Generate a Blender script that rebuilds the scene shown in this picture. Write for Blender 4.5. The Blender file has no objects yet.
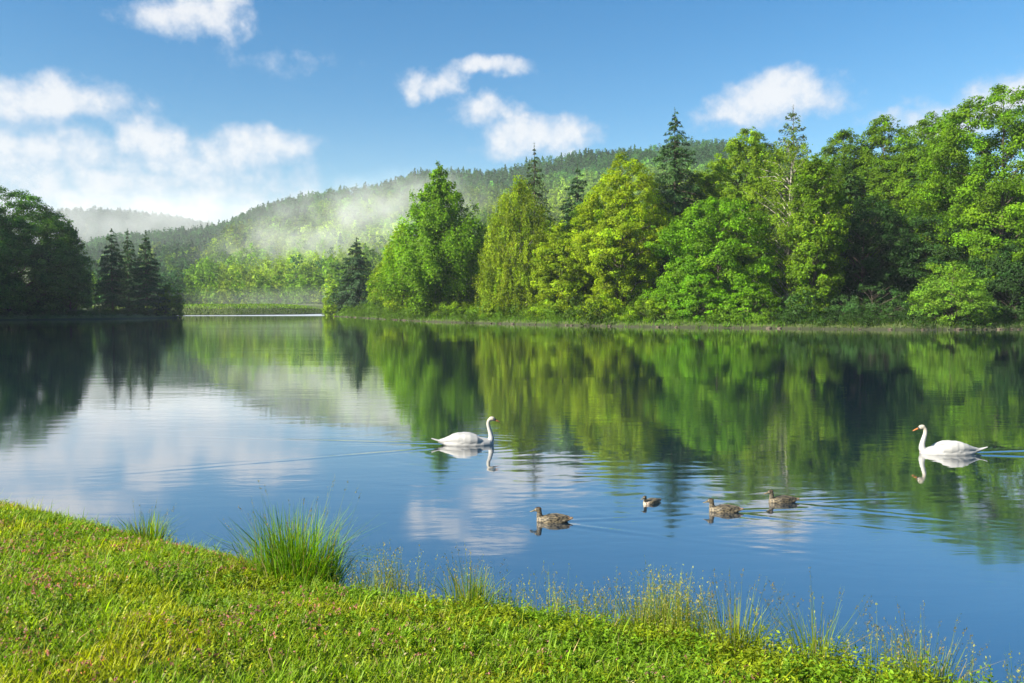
import bpy, bmesh, math
import numpy as np
from mathutils import Vector

rng = np.random.default_rng(11)
S = bpy.context.scene
COL = S.collection
R = math.radians

# ------------------------------------------------------------------ camera
F = 796.0
CAM = np.array([0.0, 0.0, 2.8])
PITCH = math.atan((341.5 - 306.0) / F)
cam = bpy.data.cameras.new('camera')
cam.sensor_width = 36.0
cam.lens = 36.0 * F / 1024.0
cam.clip_end = 9000
cam.clip_start = 0.05
camo = bpy.data.objects.new('camera', cam)
COL.objects.link(camo)
camo.location = CAM
camo.rotation_euler = (math.pi / 2 - PITCH, 0, 0)
S.camera = camo


def ray(px, py):
    u, v = (px - 512.0) / F, (341.5 - py) / F
    return np.array([u, math.cos(PITCH) + v * math.sin(PITCH), -math.sin(PITCH) + v * math.cos(PITCH)])


def at_y(px, py, Y):
    d = ray(px, py)
    return CAM + d * (Y / d[1])


def at_z(px, py, z):
    d = ray(px, py)
    return CAM + d * ((z - CAM[2]) / d[2])


# ------------------------------------------------------------------ sun / sky
SUN_AZ, SUN_EL = R(-118), R(30)
TOSUN = Vector((math.sin(SUN_AZ) * math.cos(SUN_EL), math.cos(SUN_AZ) * math.cos(SUN_EL), math.sin(SUN_EL)))
sl = bpy.data.lights.new('sun', 'SUN')
sl.energy = 5.0
sl.angle = R(0.55)
sl.color = (1.0, 0.92, 0.76)
so = bpy.data.objects.new('sun', sl)
COL.objects.link(so)
so.rotation_euler = (-TOSUN).to_track_quat('-Z', 'Y').to_euler()
so.location = (-300, -100, 300)

W = bpy.data.worlds.new('World')
S.world = W
W.use_nodes = True
wt = W.node_tree
wt.nodes.clear()


def mk(nt, typ, **kw):
    n = nt.nodes.new(typ)
    for k, v in kw.items():
        setattr(n, k, v)
    return n


def put(nt, sock, val):
    if hasattr(val, 'is_linked') or isinstance(val, bpy.types.NodeSocket):
        nt.links.new(val, sock)
    else:
        sock.default_value = val


def mth(nt, op, a, b=0.0, c=0.0, clamp=False):
    n = mk(nt, 'ShaderNodeMath', operation=op, use_clamp=clamp)
    put(nt, n.inputs[0], a)
    put(nt, n.inputs[1], b)
    put(nt, n.inputs[2], c)
    return n.outputs[0]


def vm(nt, op, a, b=(0, 0, 0)):
    n = mk(nt, 'ShaderNodeVectorMath', operation=op)
    put(nt, n.inputs[0], a)
    put(nt, n.inputs[1], b)
    return n.outputs['Value'] if op in ('DOT_PRODUCT', 'LENGTH') else n.outputs[0]


def noise(nt, vec, scale, detail=4.0, rough=0.55, out='Fac', dist=0.0):
    n = mk(nt, 'ShaderNodeTexNoise')
    put(nt, n.inputs['Vector'], vec)
    n.inputs['Scale'].default_value = scale
    n.inputs['Detail'].default_value = detail
    n.inputs['Roughness'].default_value = rough
    n.inputs['Distortion'].default_value = dist
    return n.outputs[out]


def mixc(nt, fac, a, b):
    n = mk(nt, 'ShaderNodeMix', data_type='RGBA')
    put(nt, n.inputs[0], fac)
    put(nt, n.inputs[6], a)
    put(nt, n.inputs[7], b)
    return n.outputs[2]


def mrange(nt, v, a, b, c=0.0, d=1.0, interp='SMOOTHSTEP'):
    n = mk(nt, 'ShaderNodeMapRange', interpolation_type=interp)
    put(nt, n.inputs[0], v)
    for i, q in enumerate((a, b, c, d)):
        n.inputs[i + 1].default_value = q
    return n.outputs[0]


sky = mk(wt, 'ShaderNodeTexSky', sky_type='NISHITA')
sky.sun_disc = False
sky.sun_elevation = SUN_EL
sky.sun_rotation = SUN_AZ % (2 * math.pi)
sky.altitude = 300
sky.air_density = 1.15
sky.dust_density = 0.35
sky.ozone_density = 2.2
SKY = 0.05
tc = mk(wt, 'ShaderNodeTexCoord')
sep = mk(wt, 'ShaderNodeSeparateXYZ')
wt.links.new(tc.outputs['Generated'], sep.inputs[0])
az = mth(wt, 'ARCTAN2', sep.outputs[0], sep.outputs[1])
el = mth(wt, 'ARCSINE', sep.outputs[2])
cmb = mk(wt, 'ShaderNodeCombineXYZ')
wt.links.new(az, cmb.inputs[0])
wt.links.new(el, cmb.inputs[1])
uv = cmb.outputs[0]
w1 = noise(wt, uv, 9.0, 5.0, 0.6, 'Color')
warp = vm(wt, 'MULTIPLY', vm(wt, 'SUBTRACT', w1, (0.5, 0.5, 0.5)), (0.11, 0.075, 0.0))
uvw = vm(wt, 'ADD', uv, warp)
n2 = noise(wt, uv, 34.0, 6.0, 0.62)

CLOUDS = [  # centre px, centre py, radius px, radius py, weight
    (190, 19, 62, 18, 1.0), (222, 8, 30, 16, 0.9),
    (40, 95, 85, 26, 1.0), (90, 112, 40, 12, .6),
    (20, 150, 90, 30, .9), (145, 146, 42, 30, 1.0), (262, 148, 70, 26, 1.0), (205, 160, 90, 24, .8),
    (120, 205, 240, 55, .85), (10, 215, 190, 55, .75), (-150, 130, 180, 70, .9),
    (492, 67, 46, 14, .95), (438, 82, 34, 17, .9),
    (484, 114, 40, 16, .85), (538, 133, 64, 23, 1.0), (520, 147, 48, 13, .7),
    (775, 104, 74, 26, 1.05), (790, 92, 40, 20, .9), (735, 112, 44, 14, .7),
    (940, 116, 60, 16, .75), (1010, 92, 80, 20, .85), (283, 57, 40, 8, .12), (1150, 90, 120, 50, .9),
]
acc = None
for (cx, cy, rx, ry, wgt) in CLOUDS:
    d = ray(cx, cy)
    d = d / np.linalg.norm(d)
    c = (math.atan2(d[0], d[1]), math.asin(d[2]), 0)
    q = vm(wt, 'MULTIPLY', vm(wt, 'SUBTRACT', uvw, c), (F / rx, F / ry, 0))
    r2 = vm(wt, 'DOT_PRODUCT', q, q)
    v = mth(wt, 'MULTIPLY', mth(wt, 'SUBTRACT', 1.0, r2), wgt)
    acc = v if acc is None else mth(wt, 'SMOOTH_MAX', acc, v, 0.25)
dens = mth(wt, 'ADD', acc, mth(wt, 'MULTIPLY', mth(wt, 'SUBTRACT', n2, 0.52), 1.9))
cmask = mrange(wt, dens, -0.25, 1.0, 0.0, 0.92)
ccol = mixc(wt, mrange(wt, dens, 0.2, 1.1), (4.5, 5.0, 5.8, 1), (6.1, 6.15, 6.3, 1))
hs = mk(wt, 'ShaderNodeHueSaturation')
hs.inputs['Saturation'].default_value = 1.45
hs.inputs['Value'].default_value = 1.0
wt.links.new(sky.outputs[0], hs.inputs['Color'])
skyc = mixc(wt, cmask, hs.outputs[0], ccol)
bg = mk(wt, 'ShaderNodeBackground')
bg.inputs['Strength'].default_value = SKY
wt.links.new(skyc, bg.inputs['Color'])
wo = mk(wt, 'ShaderNodeOutputWorld')
wt.links.new(bg.outputs[0], wo.inputs['Surface'])

# ------------------------------------------------------------------ settings
S.view_settings.view_transform = 'Standard'
S.view_settings.look = 'None'
S.view_settings.gamma = 1.0
S.view_settings.exposure = 1.6
cy = S.cycles
cy.use_denoising = True
cy.max_bounces = 7
cy.diffuse_bounces = 2
cy.glossy_bounces = 3
cy.transmission_bounces = 4
cy.volume_bounces = 1
cy.transparent_max_bounces = 8
cy.caustics_reflective = False
cy.caustics_refractive = False
cy.volume_max_steps = 96
cy.volume_step_rate = 1.5
cy.sample_clamp_indirect = 6.0
cy.use_adaptive_sampling = True
cy.adaptive_threshold = 0.012


# ------------------------------------------------------------------ tagging helpers
def tag(o, label, cat, group=None):
    o['label'] = label
    o['category'] = cat
    if group:
        o['group'] = group


def empty(name, loc, label, cat, group=None, rz=0.0):
    o = bpy.data.objects.new(name, None)
    o.empty_display_size = 0.3
    COL.objects.link(o)
    o.location = loc
    o.rotation_euler = (0, 0, rz)
    tag(o, label, cat, group)
    return o


def mesh_from(name, V, Q, mats, cols=None, parent=None, smooth=False, mi=None):
    """V (n,3), Q (m,4) or (m,3) index array, cols (n,3) point colours."""
    V = np.ascontiguousarray(V, dtype=np.float32)
    Q = np.ascontiguousarray(Q, dtype=np.int32)
    k = Q.shape[1]
    me = bpy.data.meshes.new(name)
    me.vertices.add(len(V))
    me.vertices.foreach_set('co', V.ravel())
    me.loops.add(Q.size)
    me.loops.foreach_set('vertex_index', Q.ravel())
    me.polygons.add(len(Q))
    me.polygons.foreach_set('loop_start', np.arange(0, Q.size, k, dtype=np.int32))
    me.polygons.foreach_set('loop_total', np.full(len(Q), k, dtype=np.int32))
    if mi is not None:
        me.polygons.foreach_set('material_index', np.ascontiguousarray(mi, dtype=np.int32))
    me.update(calc_edges=True)
    if cols is not None:
        a = me.attributes.new('Col', 'FLOAT_COLOR', 'POINT')
        c4 = np.ones((len(V), 4), dtype=np.float32)
        c4[:, :3] = cols
        a.data.foreach_set('color', c4.ravel())
    me.polygons.foreach_set('use_smooth', np.full(len(Q), bool(smooth)))
    for m in (mats if isinstance(mats, (list, tuple)) else [mats]):
        me.materials.append(m)
    o = bpy.data.objects.new(name, me)
    COL.objects.link(o)
    if parent is not None:
        o.parent = parent
    return o


def nrm(a):
    return a / np.maximum(np.linalg.norm(a, axis=-1, keepdims=True), 1e-9)


def sstep(a, b, x):
    t = np.clip((x - a) / (b - a), 0, 1)
    return t * t * (3 - 2 * t)


_perm = np.random.default_rng(3).random((256, 256))


def vnoise(x, y):
    xi, yi = np.floor(x).astype(int), np.floor(y).astype(int)
    fx, fy = x - xi, y - yi
    fx, fy = fx * fx * (3 - 2 * fx), fy * fy * (3 - 2 * fy)
    g = lambda i, j: _perm[i % 256, j % 256]
    return (g(xi, yi) * (1 - fx) + g(xi + 1, yi) * fx) * (1 - fy) + (g(xi, yi + 1) * (1 - fx) + g(xi + 1, yi + 1) * fx) * fy


def fbm(x, y, o=4):
    s, a = 0.0, 0.5
    for i in range(o):
        s = s + a * vnoise(x * 2 ** i + 17.3 * i, y * 2 ** i + 5.1 * i)
        a *= 0.5
    return s


# ------------------------------------------------------------------ lake outline and terrain height
near_px = [(-150, 464), (0, 496), (60, 507), (130, 524), (190, 539), (250, 551), (350, 579), (420, 592), (520, 604),
           (620, 620), (700, 636), (800, 657), (900, 676), (980, 700), (1060, 724)]
near = [tuple(at_z(px, py, 0.26)[:2]) for px, py in near_px]
far_px = [(1024, 329.5), (920, 330), (800, 329), (730, 328), (640, 327), (520, 324.4), (430, 321.8), (380, 319), (335, 316.4)]
far = [tuple(at_z(px, py, 0)[:2]) for px, py in far_px]
mid = [tuple(at_z(px, py, 0)[:2]) for px, py in [(345, 314.6), (330, 313.8), (300, 314.6), (240, 315.2), (185, 315.4), (150, 315.6)]]
left = [tuple(at_z(px, py, 0)[:2]) for px, py in [(183, 317.6), (140, 318.6), (90, 319.4), (0, 320.2)]]
LAKE = np.array([(-60, 22), (-16, 14.2)] + near + [(5.5, 2.5), (9, -5), (40, -14), (95, 30), (98, 75), (80, 101)] + far + mid + left +
                [(-114, 148), (-97, 110), (-72, 60)], dtype=float)


def lake_sdf(x, y):
    """positive outside the water, negative in it"""
    x = np.asarray(x, float)
    y = np.asarray(y, float)
    sh = x.shape
    x, y = x.ravel(), y.ravel()
    best = np.full(x.shape, 1e18)
    ins = np.zeros(x.shape, bool)
    n = len(LAKE)
    for i in range(n):
        ax, ay = LAKE[i]
        bx, by = LAKE[(i + 1) % n]
        dx, dy = bx - ax, by - ay
        t = np.clip(((x - ax) * dx + (y - ay) * dy) / (dx * dx + dy * dy), 0, 1)
        best = np.minimum(best, (x - ax - t * dx) ** 2 + (y - ay - t * dy) ** 2)
        c = (ay > y) != (by > y)
        with np.errstate(divide='ignore', invalid='ignore'):
            xi = ax + (y - ay) * dx / (dy if dy != 0 else 1e-12)
        ins ^= c & (x < xi)
    d = np.sqrt(best)
    return np.where(ins, -d, d).reshape(sh)


RPX = np.array([-400, 0, 60, 110, 180, 230, 300, 400, 470, 520, 600, 660, 715, 780, 900, 1100, 1500], float)
RPY = np.array([262, 258, 252, 240, 231, 224, 203, 184, 177, 169, 157, 144, 142, 152, 170, 190, 230], float)
RIDGE_Y = 900.0


def hill(x, y):
    yy = np.maximum(y, 1.0)
    px = 512 + F * x / yy
    rz = np.interp(px, RPX, (306 - RPY) / F * RIDGE_Y) - 8
    t = np.clip((y - 400) / 500.0, 0, 1.2)
    h = rz * np.where(t < 1, (t ** 1.15), 1 - (t - 1) * 0.5)
    # shoulder carrying the bright slope
    edge = 512 + F * x / yy - (190 + 62 * np.clip(t, 0, 1))
    h = h + 13 * sstep(-12, 22, edge) * sstep(0.0, 0.25, t) * (1 - sstep(0.55, 1.0, t))
    h = h + (fbm(x / 85, y / 85) - .5) * 30 * sstep(0, .3, t)
    # far grey hill
    far_h = 205 * np.exp(-((x + 980) / 620) ** 2) * sstep(1250, 1900, y)
    return np.maximum(h, far_h)


def land(x, y):
    x = np.asarray(x, float)
    y = np.asarray(y, float)
    d = lake_sdf(x, y)
    nearw = 1 - sstep(16, 30, y)
    zn = 0.26 * (1 - np.exp(-np.maximum(d, 0) / 0.22)) + 0.15 * np.minimum(d, 5) + 0.03 * np.clip(d - 5, 0, 20) + (fbm(x * .9, y * .9) - .47) * 0.16 * sstep(0.1, 1.2, d)
    zf = 0.55 * (1 - np.exp(-np.maximum(d, 0) / 0.7)) + 0.05 * np.minimum(np.maximum(d, 0), 60) + (fbm(x / 5, y / 5) - .47) * 0.5 * sstep(0.3, 3, d)
    # grassy dam at the far end of the bay
    damx = sstep(-150, -100, x) * (1 - sstep(-78, -60, x))
    zf = zf + 1.7 * damx * sstep(0, 10, d) * (1 - sstep(16, 40, d)) * sstep(225, 240, y)
    u = -0.643 * y - x
    zf = zf + 30 * sstep(8, 78, u) * sstep(45, 110, y) * (1 - sstep(240, 330, y))
    zf = zf + hill(x, y)
    # wooded rise behind the right shore
    zf = zf + 9 * sstep(15, 70, d) * sstep(5, 60, x - (y - 150) * 0.1) * sstep(60, 100, y) * (1 - sstep(300, 400, y))
    z = zn * nearw + zf * (1 - nearw)
    under = -np.minimum(-d * 0.45, 1.6) - 0.02
    return np.where(d > 0, z, under)


def ground_z(x, y):
    return float(land(np.array([x]), np.array([y]))[0])


def grid_obj(name, xs, ys, zf, mats, smooth=True, cols=None):
    X, Y = np.meshgrid(xs, ys)
    Z = zf(X, Y)
    nx, ny = len(xs), len(ys)
    V = np.stack([X, Y, Z], -1).reshape(-1, 3)
    i = np.arange((ny - 1) * (nx - 1))
    a = (i // (nx - 1)) * nx + i % (nx - 1)
    Q = np.stack([a, a + 1, a + nx + 1, a + nx], -1)
    c = cols(V) if cols else None
    return mesh_from(name, V, Q, mats, cols=c, smooth=smooth)


def spans(*segs):
    out = []
    for a, b, st in segs:
        out.append(np.arange(a, b, st))
    return np.unique(np.round(np.concatenate(out), 4))


# ------------------------------------------------------------------ materials
def new_mat(name):
    m = bpy.data.materials.new(name)
    m.use_nodes = True
    nt = m.node_tree
    nt.nodes.clear()
    out = mk(nt, 'ShaderNodeOutputMaterial')
    return m, nt, out


def leaf_mat(name, trans=0.38, rough=0.55, spec=0.14, var=0.25, tint=(1, 1, 1)):
    m, nt, out = new_mat(name)
    at = mk(nt, 'ShaderNodeAttribute', attribute_name='Col')
    oi = mk(nt, 'ShaderNodeObjectInfo')
    geo = mk(nt, 'ShaderNodeNewGeometry')
    hsv = mk(nt, 'ShaderNodeHueSaturation')
    nt.links.new(at.outputs['Color'], hsv.inputs['Color'])
    nz = noise(nt, geo.outputs['Position'], 0.35, 3.0)
    val = mth(nt, 'ADD', mth(nt, 'MULTIPLY', nz, 2 * var), 1 - var)
    nt.links.new(val, hsv.inputs['Value'])
    hsv.inputs['Saturation'].default_value = 1.0
    p = mk(nt, 'ShaderNodeBsdfPrincipled')
    nt.links.new(hsv.outputs[0], p.inputs['Base Color'])
    p.inputs['Roughness'].default_value = rough
    p.inputs['Specular IOR Level'].default_value = spec
    tr = mk(nt, 'ShaderNodeBsdfTranslucent')
    bright = mk(nt, 'ShaderNodeMix', data_type='RGBA', blend_type='MULTIPLY')
    bright.inputs[0].default_value = 1.0
    nt.links.new(hsv.outputs[0], bright.inputs[6])
    bright.inputs[7].default_value = (1.6, 1.65, 0.4, 1)
    nt.links.new(bright.outputs[2], tr.inputs['Color'])
    mx = mk(nt, 'ShaderNodeMixShader')
    mx.inputs[0].default_value = trans
    nt.links.new(p.outputs[0], mx.inputs[1])
    nt.links.new(tr.outputs[0], mx.inputs[2])
    nt.links.new(mx.outputs[0], out.inputs['Surface'])
    return m


M_LEAF = leaf_mat('leaf')
M_NEEDLE = leaf_mat('needle', trans=0.15, rough=0.6, spec=0.25)
M_FAR = leaf_mat('far_leaf', trans=0.2, rough=0.8, spec=0.1)
M_GRASS = leaf_mat('grass_blade', trans=0.45, rough=0.5, spec=0.2, var=0.12)


def bark_mat(name, c1, c2, scale=6.0):
    m, nt, out = new_mat(name)
    t = mk(nt, 'ShaderNodeTexCoord')
    v = vm(nt, 'MULTIPLY', t.outputs['Object'], (1, 1, 0.35))
    n = noise(nt, v, scale, 6.0, 0.65)
    p = mk(nt, 'ShaderNodeBsdfPrincipled')
    nt.links.new(mixc(nt, mrange(nt, n, 0.35, 0.65), c1, c2), p.inputs['Base Color'])
    p.inputs['Roughness'].default_value = 0.9
    b = mk(nt, 'ShaderNodeBump')
    b.inputs['Strength'].default_value = 0.6
    nt.links.new(n, b.inputs['Height'])
    nt.links.new(b.outputs[0], p.inputs['Normal'])
    nt.links.new(p.outputs[0], out.inputs['Surface'])
    return m


M_BARK = bark_mat('bark', (0.035, 0.025, 0.018, 1), (0.10, 0.08, 0.06, 1))
M_BIRCH = bark_mat('birch_bark', (0.10, 0.08, 0.07, 1), (0.42, 0.39, 0.33, 1), 3.0)

# ground
m_ground, nt, out = new_mat('soil_and_turf')
geo = mk(nt, 'ShaderNodeNewGeometry')
n1 = noise(nt, geo.outputs['Position'], 1.1, 8.0, 0.65)
n3 = noise(nt, geo.outputs['Position'], 22.0, 6.0, 0.7)
c = mixc(nt, mrange(nt, n1, 0.3, 0.7), (0.045, 0.075, 0.012, 1), (0.085, 0.12, 0.018, 1))
c = mixc(nt, mrange(nt, n3, 0.5, 0.75), c, (0.05, 0.04, 0.02, 1))
spz = mk(nt, 'ShaderNodeSeparateXYZ')
nt.links.new(geo.outputs['Position'], spz.inputs[0])
c = mixc(nt, mrange(nt, mth(nt, 'ADD', spz.outputs[2], mth(nt, 'MULTIPLY', n1, 0.3)), 0.55, 0.25), c, (0.028, 0.034, 0.012, 1))
p = mk(nt, 'ShaderNodeBsdfPrincipled')
nt.links.new(c, p.inputs['Base Color'])
p.inputs['Roughness'].default_value = 0.95
b = mk(nt, 'ShaderNodeBump')
b.inputs['Strength'].default_value = 0.8
b.inputs['Distance'].default_value = 0.05
nt.links.new(n3, b.inputs['Height'])
nt.links.new(b.outputs[0], p.inputs['Normal'])
nt.links.new(p.outputs[0], out.inputs['Surface'])

xs = spans((-2500, -400, 100), (-400, -140, 8), (-140, -14, 1.6), (-14, 8, 0.12), (8, 100, 1.6), (100, 500, 10), (500, 2501, 100))
ys = spans((-90, -4, 6), (-4, 14, 0.12), (14, 90, 2.0), (90, 330, 1.6), (330, 1000, 10), (1000, 2501, 60))
terrain = grid_obj('ground', xs, ys, land, m_ground)
terrain['kind'] = 'structure'

# ------------------------------------------------------------------ birds' positions (needed for the wakes)
BIRDS = {}
for key, px, py in [('swan_a', 467, 444.5), ('swan_b', 946, 453.5), ('duck_a', 551, 521.5), ('duck_b', 651, 503), ('duck_c', 722, 511.5), ('duck_d', 781, 502)]:
    BIRDS[key] = at_z(px, py, 0.0)

# ------------------------------------------------------------------ water
m_water, nt, out = new_mat('lake_water')
geo = mk(nt, 'ShaderNodeNewGeometry')
pos = geo.outputs['Position']
v1 = vm(nt, 'MULTIPLY', pos, (0.35, 1.0, 1.0))
v2 = vm(nt, 'MULTIPLY', pos, (0.12, 0.5, 1.0))
nA = noise(nt, v1, 2.4, 4.0, 0.55, dist=0.4)
nB = noise(nt, v2, 0.5, 3.0, 0.5)
nC = noise(nt, vm(nt, 'MULTIPLY', pos, (0.02, 0.07, 1)), 1.0, 3.0, 0.6)
spw = mk(nt, 'ShaderNodeSeparateXYZ')
nt.links.new(pos, spw.inputs[0])
amp = mth(nt, 'ADD', mrange(nt, nC, 0.42, 0.68, 0.35, 1.0), mrange(nt, spw.outputs[1], 212, 226, 0.0, 14.0))
hgt = mth(nt, 'ADD', mth(nt, 'MULTIPLY', mth(nt, 'MULTIPLY', nA, amp), 0.0055), mth(nt, 'MULTIPLY', nB, 0.010))
bmp = mk(nt, 'ShaderNodeBump')
bmp.inputs['Strength'].default_value = 1.0
bmp.inputs['Distance'].default_value = 1.0
nt.links.new(hgt, bmp.inputs['Height'])
gl = mk(nt, 'ShaderNodeBsdfGlossy')
gl.inputs['Roughness'].default_value = 0.03
gl.inputs['Color'].default_value = (0.98, 0.98, 0.98, 1)
nt.links.new(bmp.outputs[0], gl.inputs['Normal'])
rgh = mk(nt, 'ShaderNodeMath', operation='ADD')
calm = mth(nt, 'ADD', spw.outputs[1], mth(nt, 'ADD', mth(nt, 'MULTIPLY', spw.outputs[0], .5), mth(nt, 'MULTIPLY', nB, 2.0)))
nt.links.new(mrange(nt, calm, 18.5, 13.5, 0.022, 0.06), rgh.inputs[0])
put(nt, rgh.inputs[1], mrange(nt, spw.outputs[1], 219, 228, 0.0, 0.5))
nt.links.new(rgh.outputs[0], gl.inputs['Roughness'])
df = mk(nt, 'ShaderNodeBsdfDiffuse')
df.inputs['Color'].default_value = (0.003, 0.015, 0.030, 1)
lw = mk(nt, 'ShaderNodeFresnel')
lw.inputs['IOR'].default_value = 1.6
nt.links.new(bmp.outputs[0], lw.inputs['Normal'])
fac = mth(nt, 'ADD', mth(nt, 'MULTIPLY', lw.outputs[0], 0.60), 0.45, clamp=True)
mx = mk(nt, 'ShaderNodeMixShader')
nt.links.new(fac, mx.inputs[0])
nt.links.new(df.outputs[0], mx.inputs[1])
nt.links.new(gl.outputs[0], mx.inputs[2])
nt.links.new(mx.outputs[0], out.inputs['Surface'])


def wake(x, y, bx, by, heading, amp, lam, length, spread):
    """V shaped train of small crests behind a swimming bird"""
    ca, sa = math.cos(heading), math.sin(heading)
    dx, dy = x - bx, y - by
    s = -(dx * ca + dy * sa)            # distance behind
    t = np.abs(-dx * sa + dy * ca)
    arm = t - spread * np.maximum(s, 0)
    w = np.exp(-(arm / (0.10 + 0.035 * np.maximum(s, 0))) ** 2) * sstep(-0.15, 0.25, s) * np.exp(-np.maximum(s, 0) / length)
    return amp * w * np.cos(2 * np.pi * arm / lam)


def rings(x, y, bx, by, amp, lam, reach, ph=0.0):
    r = np.hypot(x - bx, y - by)
    return amp * np.cos(2 * np.pi * r / lam + ph) * np.exp(-r / reach) * sstep(0.1, 0.6, r)


def water_z(x, y):
    z = np.zeros_like(x)
    B = BIRDS
    z += wake(x, y, B['swan_a'][0] + .3, B['swan_a'][1], 0.15, 0.004, 0.34, 3.0, 0.30)
    z += rings(x, y, B['swan_a'][0] + 0.5, B['swan_a'][1], 0.0009, 0.32, 1.4)
    z += wake(x, y, B['swan_b'][0] - .3, B['swan_b'][1], math.pi, 0.016, 0.50, 6.0, 0.17)
    z += rings(x, y, B['swan_b'][0] - 0.4, B['swan_b'][1], 0.0006, 0.3, 1.0)
    for k in ('duck_a', 'duck_c', 'duck_d'):
        z += wake(x, y, B[k][0] - .1, B[k][1], math.pi - 0.15, 0.0030, 0.24, 1.5, 0.30) * (.3 + 1.4 * fbm(x * 1.5, y * 3))
        z += rings(x, y, B[k][0], B[k][1], 0.0005, 0.2, 0.7)
    z += rings(x, y, B['duck_b'][0], B['duck_b'][1], 0.0009, 0.26, 0.9)
    # ruffled patch in front of the left swan and among the ducks
    m = np.exp(-((x - 2.0) / 2.6) ** 2 - ((y - 12.8) / 2.6) ** 2)
    m2 = np.exp(-((x - 7.5) / 3.0) ** 2 - ((y - 11.0) / 1.5) ** 2)
    q = fbm(x * .5, y * 1.4) * 9
    rip = 9 * (fbm(x * 1.1 + .3 * y, y * 3.6, 3) - .45) + .5 * np.cos(2 * np.pi * (y * 2.1 - x * .5) + q * 1.6 + 1)
    z += (m * 0.0008 + m2 * 0.0005) * rip * (0.4 + 1.2 * fbm(x * .8 + 9, y * 1.6))
    edge = sstep(-8, -6, x) * (1 - sstep(12, 15, x)) * sstep(6.5, 7.5, y) * (1 - sstep(18, 20.5, y))
    return z * edge


xs = spans((-420, -60, 12), (-60, -8, 3), (-8, 15, 0.055), (15, 60, 3), (60, 121, 6))
ys = spans((-25, 6.5, 2), (6.5, 20.6, 0.05), (21, 60, 3), (60, 361, 8))
water = grid_obj('water', xs, ys, water_z, m_water)
water['kind'] = 'structure'


# ------------------------------------------------------------------ leaf and branch builders
class Leaves:
    def __init__(self):
        self.c, self.n, self.s, self.col, self.asp, self.dirs = [], [], [], [], [], []

    def add(self, c, n, s, col, asp=0.6, d=None):
        k = len(c)
        self.c.append(c)
        self.n.append(n)
        self.s.append(np.broadcast_to(s, (k,)))
        self.col.append(np.broadcast_to(col, (k, 3)))
        self.asp.append(np.broadcast_to(asp, (k,)))
        self.dirs.append(d if d is not None else rng.normal(size=(k, 3)))

    def arrays(self):
        c = np.concatenate(self.c)
        n = nrm(np.concatenate(self.n))
        s = np.concatenate(self.s)[:, None]
        col = np.concatenate(self.col)
        asp = np.concatenate(self.asp)[:, None]
        d = np.concatenate(self.dirs)
        a = nrm(d - n * np.sum(d * n, 1, keepdims=True))
        b = np.cross(n, a)
        k = len(c)
        V = np.empty((k, 4, 3))
        V[:, 0] = c - a * s * .5
        V[:, 1] = c + b * s * asp * .5 - a * s * .05
        V[:, 2] = c + a * s * .5 + n * s * -.12
        V[:, 3] = c - b * s * asp * .5 - a * s * .05
        Q = np.arange(k * 4).reshape(k, 4)
        return V.reshape(-1, 3), Q, np.repeat(col, 4, 0)

    def build(self, name, mat, parent=None):
        V, Q, C = self.arrays()
        return mesh_from(name, V, Q, mat, cols=C, parent=parent)


class Wood:
    def __init__(self):
        self.V, self.Q, self.n = [], [], 0

    def tube(self, pts, rad, seg=6):
        pts = np.asarray(pts, float)
        k = len(pts)
        tg = nrm(np.gradient(pts, axis=0))
        ref = np.array([1.0, 0.13, 0.07])
        if abs(tg[0] @ ref) > .9:
            ref = np.array([0, 1.0, 0.1])
        a = nrm(np.cross(tg, ref))
        b = np.cross(tg, a)
        th = np.linspace(0, 2 * np.pi, seg, endpoint=False)
        r = np.asarray(rad, float)[:, None, None]
        ring = pts[:, None] + r * (a[:, None] * np.cos(th)[None, :, None] + b[:, None] * np.sin(th)[None, :, None])
        self.V.append(ring.reshape(-1, 3))
        for i in range(k - 1):
            for j in range(seg):
                j2 = (j + 1) % seg
                self.Q.append([self.n + i * seg + j, self.n + i * seg + j2, self.n + (i + 1) * seg + j2, self.n + (i + 1) * seg + j])
        self.n += k * seg

    def build(self, name, mat, parent=None):
        return mesh_from(name, np.concatenate(self.V), np.array(self.Q), mat, parent=parent, smooth=True)


def jit(col, k, amt=.22, hue=.12):
    col = np.asarray(col, float)
    v = np.exp(rng.normal(0, amt, (k, 1)))
    h = rng.normal(0, hue, (k, 1))
    c = col[None] * v
    c[:, 0:1] *= np.exp(h)
    return np.clip(c, 0, 1)


PROFILES = {
    'oval': [(0, .25), (.12, .62), (.3, .92), (.5, 1.0), (.7, .86), (.86, .58), (.95, .32), (1, .05)],
    'dome': [(0, .75), (.15, .95), (.4, 1.0), (.62, .94), (.8, .80), (.92, .56), (1, .18)],
    'cone': [(0, .72), (.1, .95), (.25, 1.0), (.45, .78), (.65, .55), (.82, .33), (.93, .16), (1, .02)],
    'egg': [(0, .5), (.12, .85), (.3, 1.0), (.5, .9), (.7, .66), (.85, .42), (.95, .2), (1, .04)],
    'spruce': [(0, .92), (.08, 1.0), (.3, .80), (.55, .62), (.78, .38), (.92, .17), (1, .03)],
    'bush': [(0, .8), (.2, 1.0), (.5, .92), (.75, .65), (.92, .33), (1, .1)],
}


def env(profile, t):
    p = np.array(PROFILES[profile])
    return np.interp(t, p[:, 0], p[:, 1])


def lumps():
    a = rng.normal(size=(6, 3))
    ph = rng.random(6) * 6.28

    def f(th, t):
        s = 0
        for i in range(6):
            s = s + np.sin(a[i, 0] * 1.2 + (1 + i % 4) * th + a[i, 1] * 9 * t + ph[i]) / 6
        return s
    return f


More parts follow.
